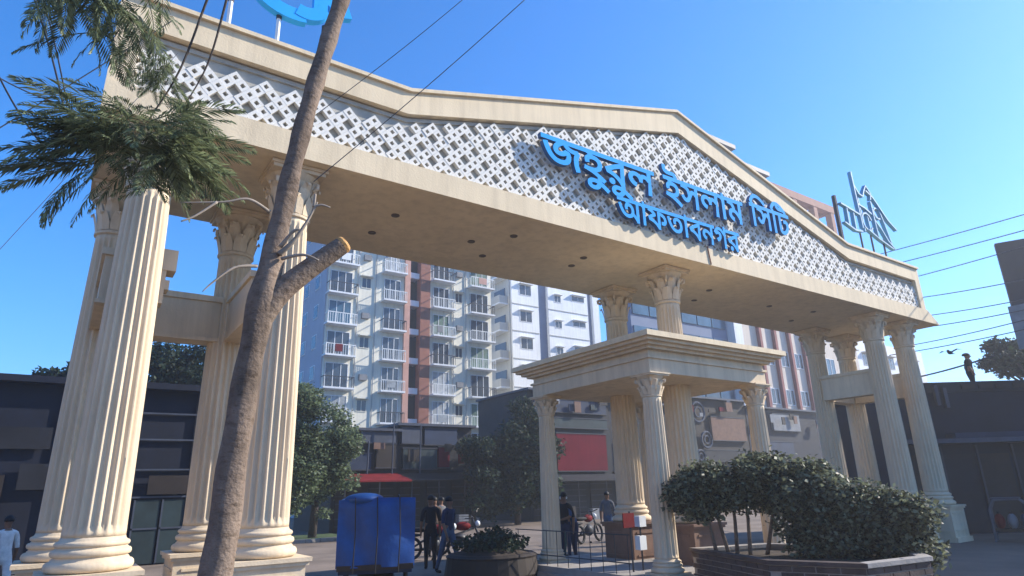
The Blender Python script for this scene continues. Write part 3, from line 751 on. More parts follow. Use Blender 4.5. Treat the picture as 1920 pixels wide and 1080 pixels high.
hb = empty('billboard', (38.9, 1.2, 0), 'dark hoarding panel on posts at the right margin above the market roof', 'billboard')
b = MB(); b.add([(38.45, 2.0, 9.5), (40.2, -1.8, 9.5), (40.2, -1.8, 13.4), (38.45, 2.0, 13.4), (38.8, 2.15, 9.5), (40.55, -1.65, 9.5), (40.55, -1.65, 13.4), (38.8, 2.15, 13.4)],
                [(0,1,2,3),(7,6,5,4),(0,3,7,4),(1,5,6,2),(3,2,6,7),(0,4,5,1)]); b.build('panel', 'navy_sheet', hb)
for x, y in ((38.9, 1.5), (39.9, -.8)):
    b = MB(); b.tube([(x, y, 0), (x, y, 9.5)], .12, 8); b.build('post', 'dark_metal', hb)
b = MB(); b.box(36.5, 36.62, .9, 1.62, 7.5, 9.6); b.tube([(36.56, 1.2, 0), (36.56, 1.2, 7.5)], .06, 6); pn = b.build('sign_panel', 'signboard_pale')
tag(pn, 'narrow pale upright sign panel below the dark hoarding', 'sign')

# ------------------------------------------------------------------ vegetation
def leaf_cloud(blobs, n, size, mb=None, flat=.0, seed=1):
    rnd = random.Random(seed); mb = mb or MB(); vs = []; fs = []
    tot = sum(b[3]*b[4]*b[5] for b in blobs)
    for (cx, cy, cz, rx, ry, rz) in blobs:
        k = int(n*rx*ry*rz/tot)
        for _ in range(k):
            d = Vector((rnd.gauss(0,1), rnd.gauss(0,1), rnd.gauss(0,1))).normalized(); r = rnd.random()**.38*(1.0 if rnd.random() > .05 else rnd.uniform(1.05, 1.4))
            p = Vector((cx+d.x*rx*r, cy+d.y*ry*r, cz+d.z*rz*r))
            a = Vector((rnd.gauss(0,1), rnd.gauss(0,1), rnd.gauss(0,.6))).normalized(); nrm = (d*.7+Vector((rnd.gauss(0,.7), rnd.gauss(0,.7), rnd.gauss(.3,.7)))).normalized()
            t = a.cross(nrm)
            if t.length < .1: continue
            t.normalize(); s = size*rnd.uniform(.5, 1.6); o = len(vs)
            vs += [p-a*s*.1, p+t*s*.32+a*s*.4, p+a*s, p-t*s*.32+a*s*.4]; fs.append((o, o+1, o+2, o+3))
    return mb.add(vs, fs)
def tree(name, x, y, label, th, tr, blobs, n, size, leafm='leaf_green', barkm='bark_dark', group=None, seed=1, cat='tree'):
    t = empty(name, (x, y, 0), label, cat, group)
    tb = MB(); rnd = random.Random(seed)
    tb.tube([(x, y, 0), (x+.05, y, th*.4), (x-.04, y+.05, th*.75), (x, y, th)], [tr, tr*.85, tr*.7, tr*.5], 8)
    tr_ = tb.build('trunk', barkm, t, True)
    for (cx, cy, cz, rx, ry, rz) in blobs[:7]:
        lb = MB(); mid = (lerp(x, cx, .5), lerp(y, cy, .5), lerp(th*.8, cz, .6)); lb.tube([(x, y, th*.7), mid, (cx, cy, cz)], [tr*.45, tr*.3, tr*.1], 6); lb.build('limb', barkm, tr_, True)
    leaf_cloud(blobs, n, size, seed=seed).build('crown', leafm, t)
    return t
def blobs_in(cx, cy, cz, rx, ry, rz, k, br, seed):
    rnd = random.Random(seed); out = []
    for _ in range(k):
        d = Vector((rnd.gauss(0,1), rnd.gauss(0,1), rnd.gauss(0,1))).normalized(); r = rnd.random()**.45
        s = br*rnd.uniform(.6, 1.25); out.append((cx+d.x*rx*r, cy+d.y*ry*r, cz+d.z*rz*r, s, s, s*.75))
    return out
tree('leafy_tree', 9.6, 20.6, 'bright green bushy tree between the near columns and the apartment block', 3.6, .2, blobs_in(9.1, 20.6, 4.1, 2.1, 1.7, 3.3, 52, .8, 3) + blobs_in(9.5, 20.4, 2.2, 1.9, 1.2, 1.2, 18, .7, 53), 46000, .12, 'leaf_green', seed=4)
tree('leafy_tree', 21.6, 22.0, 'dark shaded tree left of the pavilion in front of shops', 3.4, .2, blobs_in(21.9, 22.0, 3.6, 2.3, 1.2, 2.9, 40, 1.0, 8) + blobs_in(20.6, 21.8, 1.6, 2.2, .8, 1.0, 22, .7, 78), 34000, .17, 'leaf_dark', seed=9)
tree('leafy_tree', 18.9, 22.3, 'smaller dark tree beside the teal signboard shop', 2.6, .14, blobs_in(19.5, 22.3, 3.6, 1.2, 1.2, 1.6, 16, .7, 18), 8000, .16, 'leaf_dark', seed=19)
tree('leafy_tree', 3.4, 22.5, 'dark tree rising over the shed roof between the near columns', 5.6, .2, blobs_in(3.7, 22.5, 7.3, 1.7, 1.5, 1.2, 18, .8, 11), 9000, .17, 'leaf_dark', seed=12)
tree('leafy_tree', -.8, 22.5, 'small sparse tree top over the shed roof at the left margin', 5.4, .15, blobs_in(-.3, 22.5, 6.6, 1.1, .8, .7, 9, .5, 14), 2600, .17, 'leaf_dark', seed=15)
tree('leafy_tree', 44.5, 3.2, 'dark tree rising behind the market roof under the hoarding', 6.5, .25, blobs_in(43.6, 3.9, 8.3, 1.0, 1.4, .9, 14, .6, 22), 4500, .2, 'leaf_dark', seed=23)

# planter with clipped shrubs in front of the pavilion
PL = [(9.95, -.35), (9.05, -2.6), (9.5, -3.85), (10.95, -4.05), (12.1, -3.2), (11.6, -.8)]
pl = empty('planter', (10.5, -2.4, 0), 'low brick planter with pale coping holding the clipped shrubs', 'planter')
cx_ = sum(p[0] for p in PL)/6; cy_ = sum(p[1] for p in PL)/6
def inset(k): return [(lerp(x, cx_, k), lerp(y, cy_, k)) for x, y in PL]
n6 = 6
for i in range(n6):
    a, c = PL[i], PL[(i+1) % n6]; ia, ic = inset(.09)[i], inset(.09)[(i+1) % n6]
    L_ = math.hypot(c[0]-a[0], c[1]-a[1]); cnt = max(2, int(L_/.3)); rows = 7
    w = MB(); w.zprism([(lerp(p[0], cx_, .012), lerp(p[1], cy_, .012)) for p in (a, c)] + [ic, ia], 0, .64); wl = w.build('wall', 'soil' if False else 'concrete', pl)
    if i in (0, 1, 2, 3, 4):
        for r_ in range(rows):
            for q in range(cnt):
                t0 = (q + (.5 if r_ % 2 else 0))/cnt; t1 = min(t0 + .94/cnt, 1)
                if t0 >= 1: continue
                p0 = (lerp(a[0], c[0], t0), lerp(a[1], c[1], t0)); p1 = (lerp(a[0], c[0], t1), lerp(a[1], c[1], t1))
                q0 = (lerp(p0[0], cx_, .03), lerp(p0[1], cy_, .03)); q1 = (lerp(p1[0], cx_, .03), lerp(p1[1], cy_, .03))
                bk = MB(); bk.zprism([p0, p1, q1, q0], .01+r_*.09, .085+r_*.09); bk.build('brick', 'brick_brown', wl)
    w = MB(); oa, oc = (lerp(a[0], cx_, -.02), lerp(a[1], cy_, -.02)), (lerp(c[0], cx_, -.02), lerp(c[1], cy_, -.02))
    ja, jc = (lerp(a[0], cx_, .11), lerp(a[1], cy_, .11)), (lerp(c[0], cx_, .11), lerp(c[1], cy_, .11))
    w.zprism([oa, oc, jc, ja], .641, .70); w.build('coping', 'brick_brown' if i < 2 else 'concrete', pl)
w = MB(); w.zprism(inset(.1), 0, .6); w.build('soil_bed', 'soil', pl)
def shrub(x, y, label, blobs, n, stems, seed):
    s = empty('shrub', (x, y, .6), label, 'shrub', 'clipped shrubs in the planter')
    for (sx, sy, tx, ty, tz) in stems:
        b = MB(); b.tube([(sx, sy, .58), (lerp(sx, tx, .4)+.04, lerp(sy, ty, .4), lerp(.58, tz, .5)), (tx, ty, tz)], [.04, .032, .015], 6); b.build('stem', 'bark', s, True)
    leaf_cloud(blobs, n, .07, seed=seed).build('crown', 'leaf_shrub', s)
    return s
rnd = random.Random(31)
bl = []
for _ in range(36):
    t = rnd.random(); bl.append((lerp(9.65, 11.3, t)+rnd.uniform(-.1,.1), lerp(-.55, -2.3, t)+rnd.uniform(-.25,.25), 1.70+.2*math.sin(t*2.6)+rnd.uniform(-.4,.2), .42, .42, .3))
shrub(10.4, -1.2, 'broad clipped shrub in the planter beside the front pavilion column', bl, 24000,
      [(10.2, -1.0, 9.9, -.8, 1.8), (10.3, -1.1, 10.2, -1.2, 1.8), (10.6, -1.5, 10.8, -1.8, 1.8), (10.4, -1.3, 10.6, -1.2, 1.8), (10.0, -.9, 9.8, -.7, 1.7)], 33)
bl = []
for _ in range(46):
    t = rnd.random(); bl.append((lerp(10.6, 11.75, t)+rnd.uniform(-.2,.15), lerp(-2.0, -3.75, t)+rnd.uniform(-.25,.25), 1.34+.16*math.sin(t*3.1)+rnd.uniform(-.6,.2)-.2*t, .4, .4, .34))
shrub(11.4, -2.9, 'taller leafy shrub hanging over the near corner of the planter', bl, 34000,
      [(11.3, -2.7, 11.2, -2.5, 1.5), (11.4, -2.9, 11.5, -3.1, 1.5), (11.5, -3.0, 11.7, -3.4, 1.4)], 37)
shrub(10.9, -2.2, 'small low green shoots on the planter soil under the shrubs', [(10.9, -2.3, .85, .45, .5, .22)], 900, [(10.9, -2.2, 10.9, -2.2, .8)], 41)
# low dark planter left of the pavilion
lp = empty('planter', (8.2, 4.0, 0), 'low dark brown round topped planter left of the pavilion', 'planter')
b = MB(); b.lathe([(1.0, 0), (1.05, .1), (1.0, .42), (1.02, .46), (.95, .5), (.9, .51)], 8.25, 3.9, 28); b.build('wall', 'shop_brown', lp)
b = MB(); b.lathe([(.88, .5), (.6, .58), (.2, .62)], 8.25, 3.9, 20); b.build('soil_bed', 'soil', lp)
leaf_cloud([(8.25, 3.9, .7, .85, .85, .2), (8.6, 4.2, .8, .4, .4, .25)], 1500, .10, seed=44).build('ground_cover', 'leaf_dark', lp)

# ------------------------------------------------------------------ foreground tree with lopped limb
ft = empty('street_tree', (.89, -4.49, 0), 'tall bare trunked street tree with one lopped limb in front of the gateway', 'tree')
path = [(.80,-4.47,0),(.84,-4.48,.7),(.89,-4.49,1.36),(.92,-4.49,2.08),(.965,-4.5,2.79),(1.0,-4.51,3.15),(1.04,-4.515,3.45),(1.10,-4.53,4.02),(1.21,-4.56,4.84),(1.38,-4.61,5.82),(1.5,-4.66,6.6),(1.55,-4.7,7.6)]
rad = [.15,.115,.100,.090,.086,.095,.080,.070,.067,.066,.062,.05]
# smooth the path and roughen the surface
def dense(path, rad, k=6):
    P = [Vector(p) for p in path]; op = []; orr = []
    for i in range(len(P)-1):
        p0, p1, p2, p3 = P[max(i-1,0)], P[i], P[i+1], P[min(i+2, len(P)-1)]
        for q in range(k):
            t = q/k
            op.append(.5*((2*p1)+(p2-p0)*t+(2*p0-5*p1+4*p2-p3)*t*t+(3*p1-p0-3*p2+p3)*t**3)); orr.append(lerp(rad[i], rad[i+1], t))
    op.append(P[-1]); orr.append(rad[-1]); return op, orr
p_, r_ = dense(path, rad, 7)
tb = MB(); tb.tube(p_, r_, 20)
tb.v = [tuple(Vector(v) + Vector((math.sin(v[2]*9+v[0]*30), math.cos(v[2]*7+v[1]*26), 0))*.006) for v in tb.v]
trunk = tb.build('trunk', 'bark', ft, True)
lb = MB(); lp_, lr_ = dense([(.98,-4.5,2.95),(1.10,-4.53,3.18),(1.28,-4.58,3.38),(1.50,-4.65,3.59)], [.085,.082,.074,.066], 6); lb.tube(lp_, lr_, 18)
limb = lb.build('lopped_limb', 'bark', ft, True)
dl = (Vector((1.50,-4.65,3.59))-Vector((1.28,-4.58,3.38))).normalized(); e_ = Vector((1.50,-4.65,3.59))
cw = MB(); cw.tube([e_-dl*.01, e_+dl*.012, e_+dl*.03], [.067, .068, .056], 18); cw.build('cut_face', 'cut_wood', limb)
for k, (pts, r0) in enumerate(([[(1.06,-4.6,3.45),(1.14,-4.66,3.55),(1.22,-4.7,3.72),(1.27,-4.72,3.86)], .022], [[(1.25,-4.71,3.82),(1.3,-4.73,3.84),(1.36,-4.74,3.83)], .012], [[(1.25,-4.71,3.82),(1.25,-4.72,3.92)], .012],
      [[(1.08,-4.6,3.42),(1.2,-4.7,3.44),(1.3,-4.75,3.4)], .014], [[(1.06,-4.62,3.5),(1.12,-4.7,3.6),(1.16,-4.72,3.62)], .016],
      [[(.98,-4.55,3.78),(.82,-4.6,3.82),(.66,-4.6,3.76),(.40,-4.58,3.70)], .014], [[(.62,-4.6,3.75),(.5,-4.6,3.62),(.42,-4.6,3.56)], .010],
      [[(.93,-4.56,3.35),(.78,-4.6,3.3),(.66,-4.6,3.18),(.60,-4.6,3.1)], .013])):
    q_, rr_ = dense(pts, [r0*(1-.26*i) for i in range(len(pts))], 6); b = MB(); b.tube(q_, [max(r, .003) for r in rr_], 7); b.build('twig', 'twig_pale', ft, True)
# limbs of the crown above the picture and drooping fronds
def limb_to(pts, r0, nm='limb', m_='bark_dark'):
    q, rr = dense(pts, [r0*(1-.75*i/(len(pts)-1)) for i in range(len(pts))], 5); b = MB(); b.tube(q, rr, 7); return b.build(nm, m_, ft, True)
limb_to([(1.52,-4.68,7.0),(1.1,-4.3,7.4),(.7,-3.9,7.1),(.5,-3.7,6.3),(.35,-3.55,5.4),(.18,-3.5,4.85)], .022)
limb_to([(1.52,-4.68,6.8),(.9,-4.2,7.0),(.3,-3.7,6.8),(-.2,-3.5,6.2)], .03)
limb_to([(.7,-3.9,7.1),(.62,-3.75,6.2),(.55,-3.6,5.5),(.4,-3.5,5.0)], .016, 'twig')
limb_to([(-.2,-3.5,6.25),(-.35,-3.5,5.9),(-.5,-3.5,5.5)], .02, 'twig')
def frond_mesh(seed):
    rnd = random.Random(seed); mb = MB(); n = 26; L_ = .62
    pts = []
    for i in range(n+1):
        t = i/n; pts.append(Vector((L_*t, .03*math.sin(t*3+seed), -.14*t*t)))
    mb.tube(pts, [.006*(1-.8*i/n) for i in range(n+1)], 3, cap=False)
    for i in range(2, n+1):
        t = i/n; ln = .17*(math.sin(math.pi*min(1, t*.85+.12))**.7)
        for sgn in (-1, 1):
            d = Vector((.62+.25*t, sgn*(.85-.3*t), -.22+rnd.uniform(-.18,.18))).normalized(); p = pts[i]
            w = Vector((0,0,1)).cross(d).normalized()*.0085 + Vector((0,0,rnd.uniform(-.004,.004)))
            mid = p + d*ln*.5; tip = p + d*ln + Vector((0,0,-.02))
            o = len(mb.v); mb.add([p, mid+w, tip, mid-w], [(0,1,2,3)])
    return mb.mesh('frond', 'leaf_front')
FM = [frond_mesh(k) for k in range(5)]
rnd = random.Random(5)
orgf = Vector((.89, -4.49, 0))
def frond(p, az, el, sc, roll):
    o = link('frond', rnd.choice(FM), ft); o.location = Vector(p)-orgf
    o.rotation_euler = (roll, -el, az); o.scale = (sc, sc, sc)
vr = Vector((.98, 0.05, 0)); # clump seen face-on: spread along the picture width
for k in range(70):                                  # main hanging clump
    a = rnd.uniform(0, 2*math.pi); q = rnd.random()**.6
    px, pz = math.cos(a)*q*.34, math.sin(a)*q*.20
    p = (.10+px, -3.5+rnd.uniform(-.3,.3), 4.63+pz*.9)
    side = math.cos(a)
    az = (0 if side > 0 else math.pi) + rnd.uniform(-.9,.9)
    frond(p, az, rnd.uniform(-.35,.3) + .15*math.sin(a), rnd.uniform(.6,1.15), rnd.uniform(-.5,.5))
for k in range(38): frond((.14+rnd.uniform(-.28,.3), -3.5+rnd.uniform(-.3,.3), 4.55+rnd.uniform(-.22,.25)), rnd.uniform(0, 2*math.pi), rnd.uniform(-.8,.3), rnd.uniform(.5,.85), rnd.uniform(-.7,.7))
for k in range(30): frond((.2+rnd.uniform(-.2,.2), -3.75+rnd.uniform(-.15,.15), 4.48+rnd.uniform(-.15,.2)), rnd.uniform(0, 2*math.pi), rnd.uniform(-.9,.1), rnd.uniform(.45,.75), rnd.uniform(-.7,.7))
for k in range(6): frond((-.15+rnd.uniform(-.1,.1), -3.5, 4.4+rnd.uniform(-.1,.1)), math.pi+rnd.uniform(-.4,.4), rnd.uniform(-.5,-.1), 1.0, 0)
for k in range(5): frond((-.12+rnd.uniform(-.1,.1), -3.5, 4.25), math.pi+rnd.uniform(-.5,.5), rnd.uniform(-1.15,-.8), .8, 0)
for k in range(16): frond((.30+rnd.uniform(-.1,.15), -3.5+rnd.uniform(-.15,.15), 4.95+rnd.uniform(-.12,.2)), rnd.uniform(-.6,.6), rnd.uniform(-.6,0), rnd.uniform(.5,.85), rnd.uniform(-.5,.5))
for k in range(12): frond((.22+rnd.uniform(-.1,.1), -3.5+rnd.uniform(-.1,.1), 5.38+rnd.uniform(-.15,.15)), rnd.uniform(-1.2,3.6), rnd.uniform(-.9,-.1), rnd.uniform(.4,.6), rnd.uniform(-.5,.5))
for k in range(64):                                   # foliage along the top edge
    frond((rnd.uniform(-.75,.18), -3.5+rnd.uniform(-.35,.35), rnd.uniform(5.72,6.25)), rnd.uniform(0, 2*math.pi), rnd.uniform(-1.2,-.1), rnd.uniform(.6,.95), rnd.uniform(-.6,.6))

# ------------------------------------------------------------------ wires
def wire(a, b_, label, r=.02, sag=.3, m_='dark_metal', grp='overhead power lines'):
    a, b_ = Vector(a), Vector(b_); pts = []
    for i in range(17):
        t = i/16; p = a.lerp(b_, t); p.z -= sag*4*t*(1-t); pts.append(p)
    w = MB(); w.tube(pts, r, 5); o = w.build('wire', m_); tag(o, label, 'wire', grp)
ordn = ['topmost', 'second', 'third', 'fourth', 'fifth', 'sixth', 'seventh', 'eighth']
WR = [((31.31,4.26,12.36),(29.14,-1.86,11.54)),((31.52,3.74,11.74),(29.1,-1.72,10.92)),((31.74,3.18,10.94),(29.07,-1.59,10.29)),((31.79,3.07,9.9),(28.83,-.69,9.01)),
      ((31.87,2.84,9.02),(28.83,-.7,8.26)),((31.87,2.84,8.51),(28.8,-.61,7.86)),((31.72,3.25,7.84),(28.78,-.53,7.45)),((31.62,3.5,7.51),(28.81,-.62,7.13))]
for i, (a, b_) in enumerate(WR):
    a, b_ = Vector(a), Vector(b_); d = b_-a
    wire(a-d*.6, b_+d*1.2, 'thin power line over the market roof, %s from above' % ordn[i], .02, .15)
a, b_ = Vector((31.46,3.9,6.35)), Vector((28.5,.36,6.16)); d = b_-a
wire(a-d*.8, b_+d*.1, 'thick sagging cable just above the market roof parapet', .035, .12)
wire((4.6,-3.6,8.6), (2.0,-2.05,5.4), 'black cable slanting across the sky above the pediment start', .006, .05)
wire((3.9,-3.15,8.6), (1.9,-2.15,6.2), 'faint cable left of the long slanting sky cable', .005, .05)
wire((-1.2,-2.1,7.2), (-.5,-2.02,5.55), 'black cable hanging down in the top left corner', .010, -.12)
wire((-1.08,-2.1,7.2), (-.48,-2.0,5.6), 'second black cable hanging next to the corner cable', .008, -.10)
wire((-1.6,-2.1,6.0), (-.45,-2.0,5.6), 'grey cable looping in from the left margin to the fronds', .007, .12, 'tin')
wire((-1.3,-2.1,6.2), (-.6,-2.03,5.1), 'cable sagging past the left margin above the lower fronds', .009, .10)
wire((.3,-2.0,7.0), (-1.6,-2.1,4.2), 'thin cable crossing behind the hanging fronds', .006, .02)
wire((-1.1,-2.0,3.2), (.4,-2.0,6.6), 'hair thin line in the blue left of the near columns', .003, .02, 'tin')

# ------------------------------------------------------------------ people
def skin_person(name, loc, rz, label, top_m, leg_m, height=1.7, pose='stand', hair=True, cap=None, shoes='rubber', group='people around the gateway', seed=0, girth=1.0):
    rnd = random.Random(seed+50); P = []; E_ = []; Rd = []; tagm = []
    def v(p, r, m, par=None):
        P.append(Vector(p)); Rd.append(r if isinstance(r, tuple) else (r, r)); tagm.append(m); i = len(P)-1
        if par is not None: E_.append((par, i))
        return i
    lean = {'stand': .02, 'lean': .42, 'walk': .05}.get(pose, 0)
    def up(z, y=0.0, x=0.0):                          # torso leaning forward (towards -y) about the hips
        dz = z-.95; return (x, y - dz*math.sin(lean), .95+dz*math.cos(lean))
    pel = v((0,0,.95), (.155,.11), 1)
    wa = v(up(1.10), (.135,.10), 0, pel); ch = v(up(1.28), (.165,.115), 0, wa); sh = v(up(1.43), (.10,.085), 0, ch)
    nk = v(up(1.50), .052, 2, sh); h1 = v(up(1.58,-.015), (.078,.085), 2, nk); h2 = v(up(1.66,-.01), (.080,.092), 2, h1); v(up(1.715,.0), .05, 2, h2)
    st = {'stand': .03, 'lean': .06, 'walk': .26}[pose]
    for s in (-1, 1):
        f = s*st
        hip = v((s*.095,0,.90), (.10,.10), 1, pel); kn = v((s*.10, -f*.6-.02, .49), (.062,.066), 1, hip); an_ = v((s*.10, -f+.02, .10), (.042,.046), 1, kn)
        hl = v((s*.10, -f+.03, .045), .042, 3, an_); v((s*.105, -f-.13, .03), (.04,.03), 3, hl)
        shd = v(up(1.41,0,s*.17), (.068,.068), 0, sh); sw = s*.12 if pose == 'walk' else .05
        if pose == 'lean': el = v(up(1.17,-.12,s*.22), .046, 0, shd); wr = v(up(1.10,-.34,s*.16), .032, 2, el); d = Vector((-.2*s,-1,-.2)).normalized()
        else: el = v((s*.235, .03+sw*.4-lean*.3, 1.13), .046, 0, shd); wr = v((s*.24, -.06+sw*.8, .88), .031, 2, el); d = Vector((0,-.15,-1))
        w0 = P[wr]; pm = v(w0+d*.06, (.036,.022), 2, wr)
        side = Vector((0, 1, 0)) if pose != 'lean' else Vector((1, 0, 0))
        for q, (off, ln) in enumerate(((-.03, .07), (-.01, .085), (.01, .08), (.03, .065))):
            k1 = v(P[pm]+d*.045+side*off, .009, 2, pm); v(P[k1]+d*ln*.6-Vector((0,.015,0)), .008, 2, k1)
        v(w0+d*.05-side*.055, .010, 2, pm)
    me = bpy.data.meshes.new('sk'); me.from_pydata(P, E_, [])
    o = bpy.data.objects.new('sk', me); col.objects.link(o)
    md = o.modifiers.new('s', 'SKIN'); md.use_smooth_shade = True
    sv = me.skin_vertices[0].data if me.skin_vertices else None
    if sv is None:
        bm = bmesh.new(); bm.from_mesh(me); bm.verts.layers.skin.verify(); bm.to_mesh(me); bm.free(); sv = me.skin_vertices[0].data
    for i, r in enumerate(Rd): sv[i].radius = r; sv[i].use_root = (i == 0)
    ss = o.modifiers.new('u', 'SUBSURF'); ss.levels = 1; ss.render_levels = 1
    dg = bpy.context.evaluated_depsgraph_get(); dg.update()
    nm = bpy.data.meshes.new_from_object(o.evaluated_get(dg)); bpy.data.objects.remove(o)
    nm.materials.clear()
    for m_ in (top_m, leg_m, 'skin', shoes): nm.materials.append(M[m_])
    segs = [(P[a], P[b_], tagm[b_]) for a, b_ in E_]
    for pl_ in nm.polygons:
        c = pl_.center; best = 9; bi = 0
        for a, b_, t in segs:
            ab = b_-a; u = max(0, min(1, (c-a).dot(ab)/max(ab.length_squared, 1e-9))); dd = (a+ab*u-c).length
            if dd < best: best = dd; bi = t
        pl_.material_index = bi
    nm.name = 'person'
    person = bpy.data.objects.new('person', nm); col.objects.link(person); person.location = loc; person.rotation_euler = (0,0,rz)
    k = height/1.74; person.scale = (k*girth, k*girth, k); tag(person, label, 'person', group)
    hc = up(1.67, .015); hb_ = MB(); hb_.ellipsoid((hc[0], hc[1], hc[2]), (.093, .108, .10), 12, 8, 0, -.25)
    hm = hb_.mesh('hair', 'hair' if not cap else cap, True); ho = link('cap' if cap else 'hair', hm, person)
    nz = up(1.61, -.10); fb = MB(); fb.ellipsoid(nz, (.014, .022, .022), 6, 5); fo = link('nose', fb.mesh('nose', 'skin', True), person)
    for s in (-1, 1):
        ec = up(1.635, -.088, s*.032); eb = MB(); eb.ellipsoid(ec, (.011, .008, .006), 6, 4); link('eye', eb.mesh('eye', 'hair', True), person)
    return person
skin_person('person', (8.02, 6.4, 0), R(160), 'person in black standing beside the blue covered cart', 'cloth_black', 'cloth_black', 1.74, 'stand', seed=1)
skin_person('person', (7.95, 5.35, 0), R(20), 'person in navy top and blue jeans next to the one in black', 'cloth_navy', 'cloth_jeans', 1.70, 'walk', seed=2)
skin_person('person', (12.0, 6.0, 0), R(40), 'person in teal and pale clothes behind the outer pavilion column', 'cloth_teal', 'cloth_teal', 1.62, 'stand', seed=3)
skin_person('person', (10.95, 4.6, 0), R(-60), 'person in black standing at the back of the pavilion', 'cloth_black', 'cloth_navy', 1.72, 'stand', seed=4)
skin_person('person', (11.25, 4.15+.45, 0), R(-100), 'person in blue with white cap bending forward at the pavilion', 'cloth_blue', 'cloth_navy', 1.72, 'lean', cap='cloth_white', seed=5)
skin_person('person', (-.62, 7.0, 0), R(200), 'person in white clothes at the left margin beside the near columns', 'cloth_white', 'cloth_white', 1.60, 'walk', seed=6)
skin_person('person', (-1.1, 8.6, 0), R(150), 'person in blue behind the one in white at the left margin', 'cloth_blue', 'cloth_grey', 1.66, 'stand', seed=7)
skin_person('person', (10.35, 18.4, 0), R(80), 'distant person in white shirt under the green tree', 'cloth_white', 'cloth_grey', 1.62, 'walk', seed=8)
skin_person('person', (10.95, 18.6, 0), R(30), 'distant person in grey under the green tree next to white shirt', 'cloth_grey', 'cloth_grey', 1.6, 'stand', seed=9)
skin_person('person', (11.75, 18.2, 0), R(-30), 'distant person in pink top beside the blue cart', 'cloth_pink', 'cloth_brown', 1.6, 'stand', seed=10)
skin_person('person', (15.2, 7.6, 0), R(120), 'person in grey seen below the broad shrub beyond the planter', 'cloth_grey', 'cloth_jeans', 1.68, 'walk', seed=12)
skin_person('person', (16.3, 7.2, 0), R(60), 'person in blue shirt seen below the broad shrub beyond the planter', 'cloth_blue', 'cloth_black', 1.70, 'stand', seed=13)
skin_person('person', (14.4, 9.6, 0), R(10), 'person in pink dress beyond the pavilion platform', 'cloth_pink', 'cloth_pink', 1.60, 'stand', seed=14)
skin_person('person', (9.6, 9.2, 0), R(-20), 'person in brown between the dark planter and the shops', 'cloth_brown', 'cloth_black', 1.68, 'walk', seed=15)
skin_person('person', (10.6, 10.6, 0), R(200), 'person in white shirt between the dark planter and the shops', 'cloth_grey', 'cloth_navy', 1.66, 'stand', seed=16)
rp_ = A0 + AD*2.1 - AN*.55
skin_person('person', (rp_.x, rp_.y, 4.75), R(30), 'dark figure standing on the market roof behind the parapet', 'cloth_black', 'cloth_black', 1.5, 'stand', seed=11, girth=1.45)
# bird in front of the roof figure
bd = empty('bird', (23.45, -.33, 5.72), 'small dark bird flying above the market roof', 'bird')
b = MB(); b.ellipsoid((23.45, -.33, 5.72), (.13, .07, .06), 8, 6); b.ellipsoid((23.33, -.33, 5.76), (.05, .045, .045), 6, 5); b.add([(23.55,-.36,5.71),(23.55,-.30,5.71),(23.72,-.28,5.70),(23.72,-.38,5.70)], [(0,1,2,3)]); b.build('body', 'dark_metal', bd, True)
for s in (-1, 1):
    b = MB(); y = -.33; b.add([(23.38,y+s*.05,5.74),(23.52,y+s*.05,5.73),(23.56,y+s*.2,5.80),(23.42,y+s*.22,5.81),(23.52,y+s*.36,5.76)], [(0,1,2,3),(3,2,4)]); b.build('wing', 'dark_metal', bd)

# ------------------------------------------------------------------ blue covered cart
ct = empty('cargo_cart', (0, 0, 0), 'blue tarpaulin covered three wheeled cargo cart seen from behind', 'cart'); 
ca, sa = math.cos(R(-23)), math.sin(R(-23))
CT = Matrix.Translation((4.72, 2.05, 0)) @ Matrix.Rotation(R(-24), 4, 'Z')
def cb(mb, nm, m_, par=None, smooth=False): mb.xf(CT); return mb.build(nm, m_, par or ct, smooth)
# tarpaulin cover: box with sagging, folded sheets
def tarp(x0, x1, y0, y1, z0, z1, seed):
    rnd = random.Random(seed); mb = MB(); n = 18; k = 14; vs = []; fs = []
    path = []                                        # profile from the rear hem up, over the top, down the front
    for i in range(8): path.append((y0, lerp(z0, z1, i/7)))
    for i in range(1, 6): path.append((lerp(y0, y1, i/6), z1))
    for i in range(8): path.append((y1, lerp(z1, z0, i/7)))
    for j, (y, z) in enumerate(path):
        for i in range(n+1):
            t = i/n; x = lerp(x0, x1, t)
            bulge = .035*math.sin(t*math.pi*3+z*4+seed)+.02*math.sin(t*17+z*9)
            yy = y + (bulge if abs(y-y0) < 1e-6 else 0) - (.05*math.sin(math.pi*t) if abs(y-y0) < 1e-6 else 0)
            zz = z + (.015*math.sin(t*5+j*.6)+.02*math.exp(-((t-.22)/.18)**2) if z > z1-.01 else 0)
            vs.append((x, yy, zz))
    for j in range(len(path)-1):
        for i in range(n): fs.append((j*(n+1)+i, j*(n+1)+i+1, (j+1)*(n+1)+i+1, (j+1)*(n+1)+i))
    mb.add(vs, fs)
    for sx in (0, n):                                # side sheets
        o = [v for v in range(sx, len(vs), n+1)]
        mb.add([vs[q] for q in o], [tuple(range(len(o)))] if sx == 0 else [tuple(range(len(o)-1, -1, -1))])
    return mb
cb(tarp(-.62, .62, -.75, 1.0, .70, 1.74, 1), 'tarpaulin', 'tarp_blue', smooth=True)
cb(MB().ellipsoid((-.22, -.62, 1.74), (.32, .25, .10), 16, 10), 'bundle', 'tarp_blue', smooth=True)
for xx in (-.35, .0, .36):
    cb(MB().tube([(xx, -.86, .62), (xx+.02, -.88, 1.2), (xx, -.84, 1.76), (xx, .3, 1.80), (xx, 1.06, 1.7), (xx, 1.08, .7)], .010, 6), 'rope', 'shop_dark')
cb(MB().box(-.58, .58, -.72, .98, .60, .79), 'bed', 'cloth_navy')
cb(MB().box(-.60, .60, -.80, -.73, .66, .74).box(-.60, .60, -.79, -.74, .48, .54), 'tail_rail', 'shop_brown')
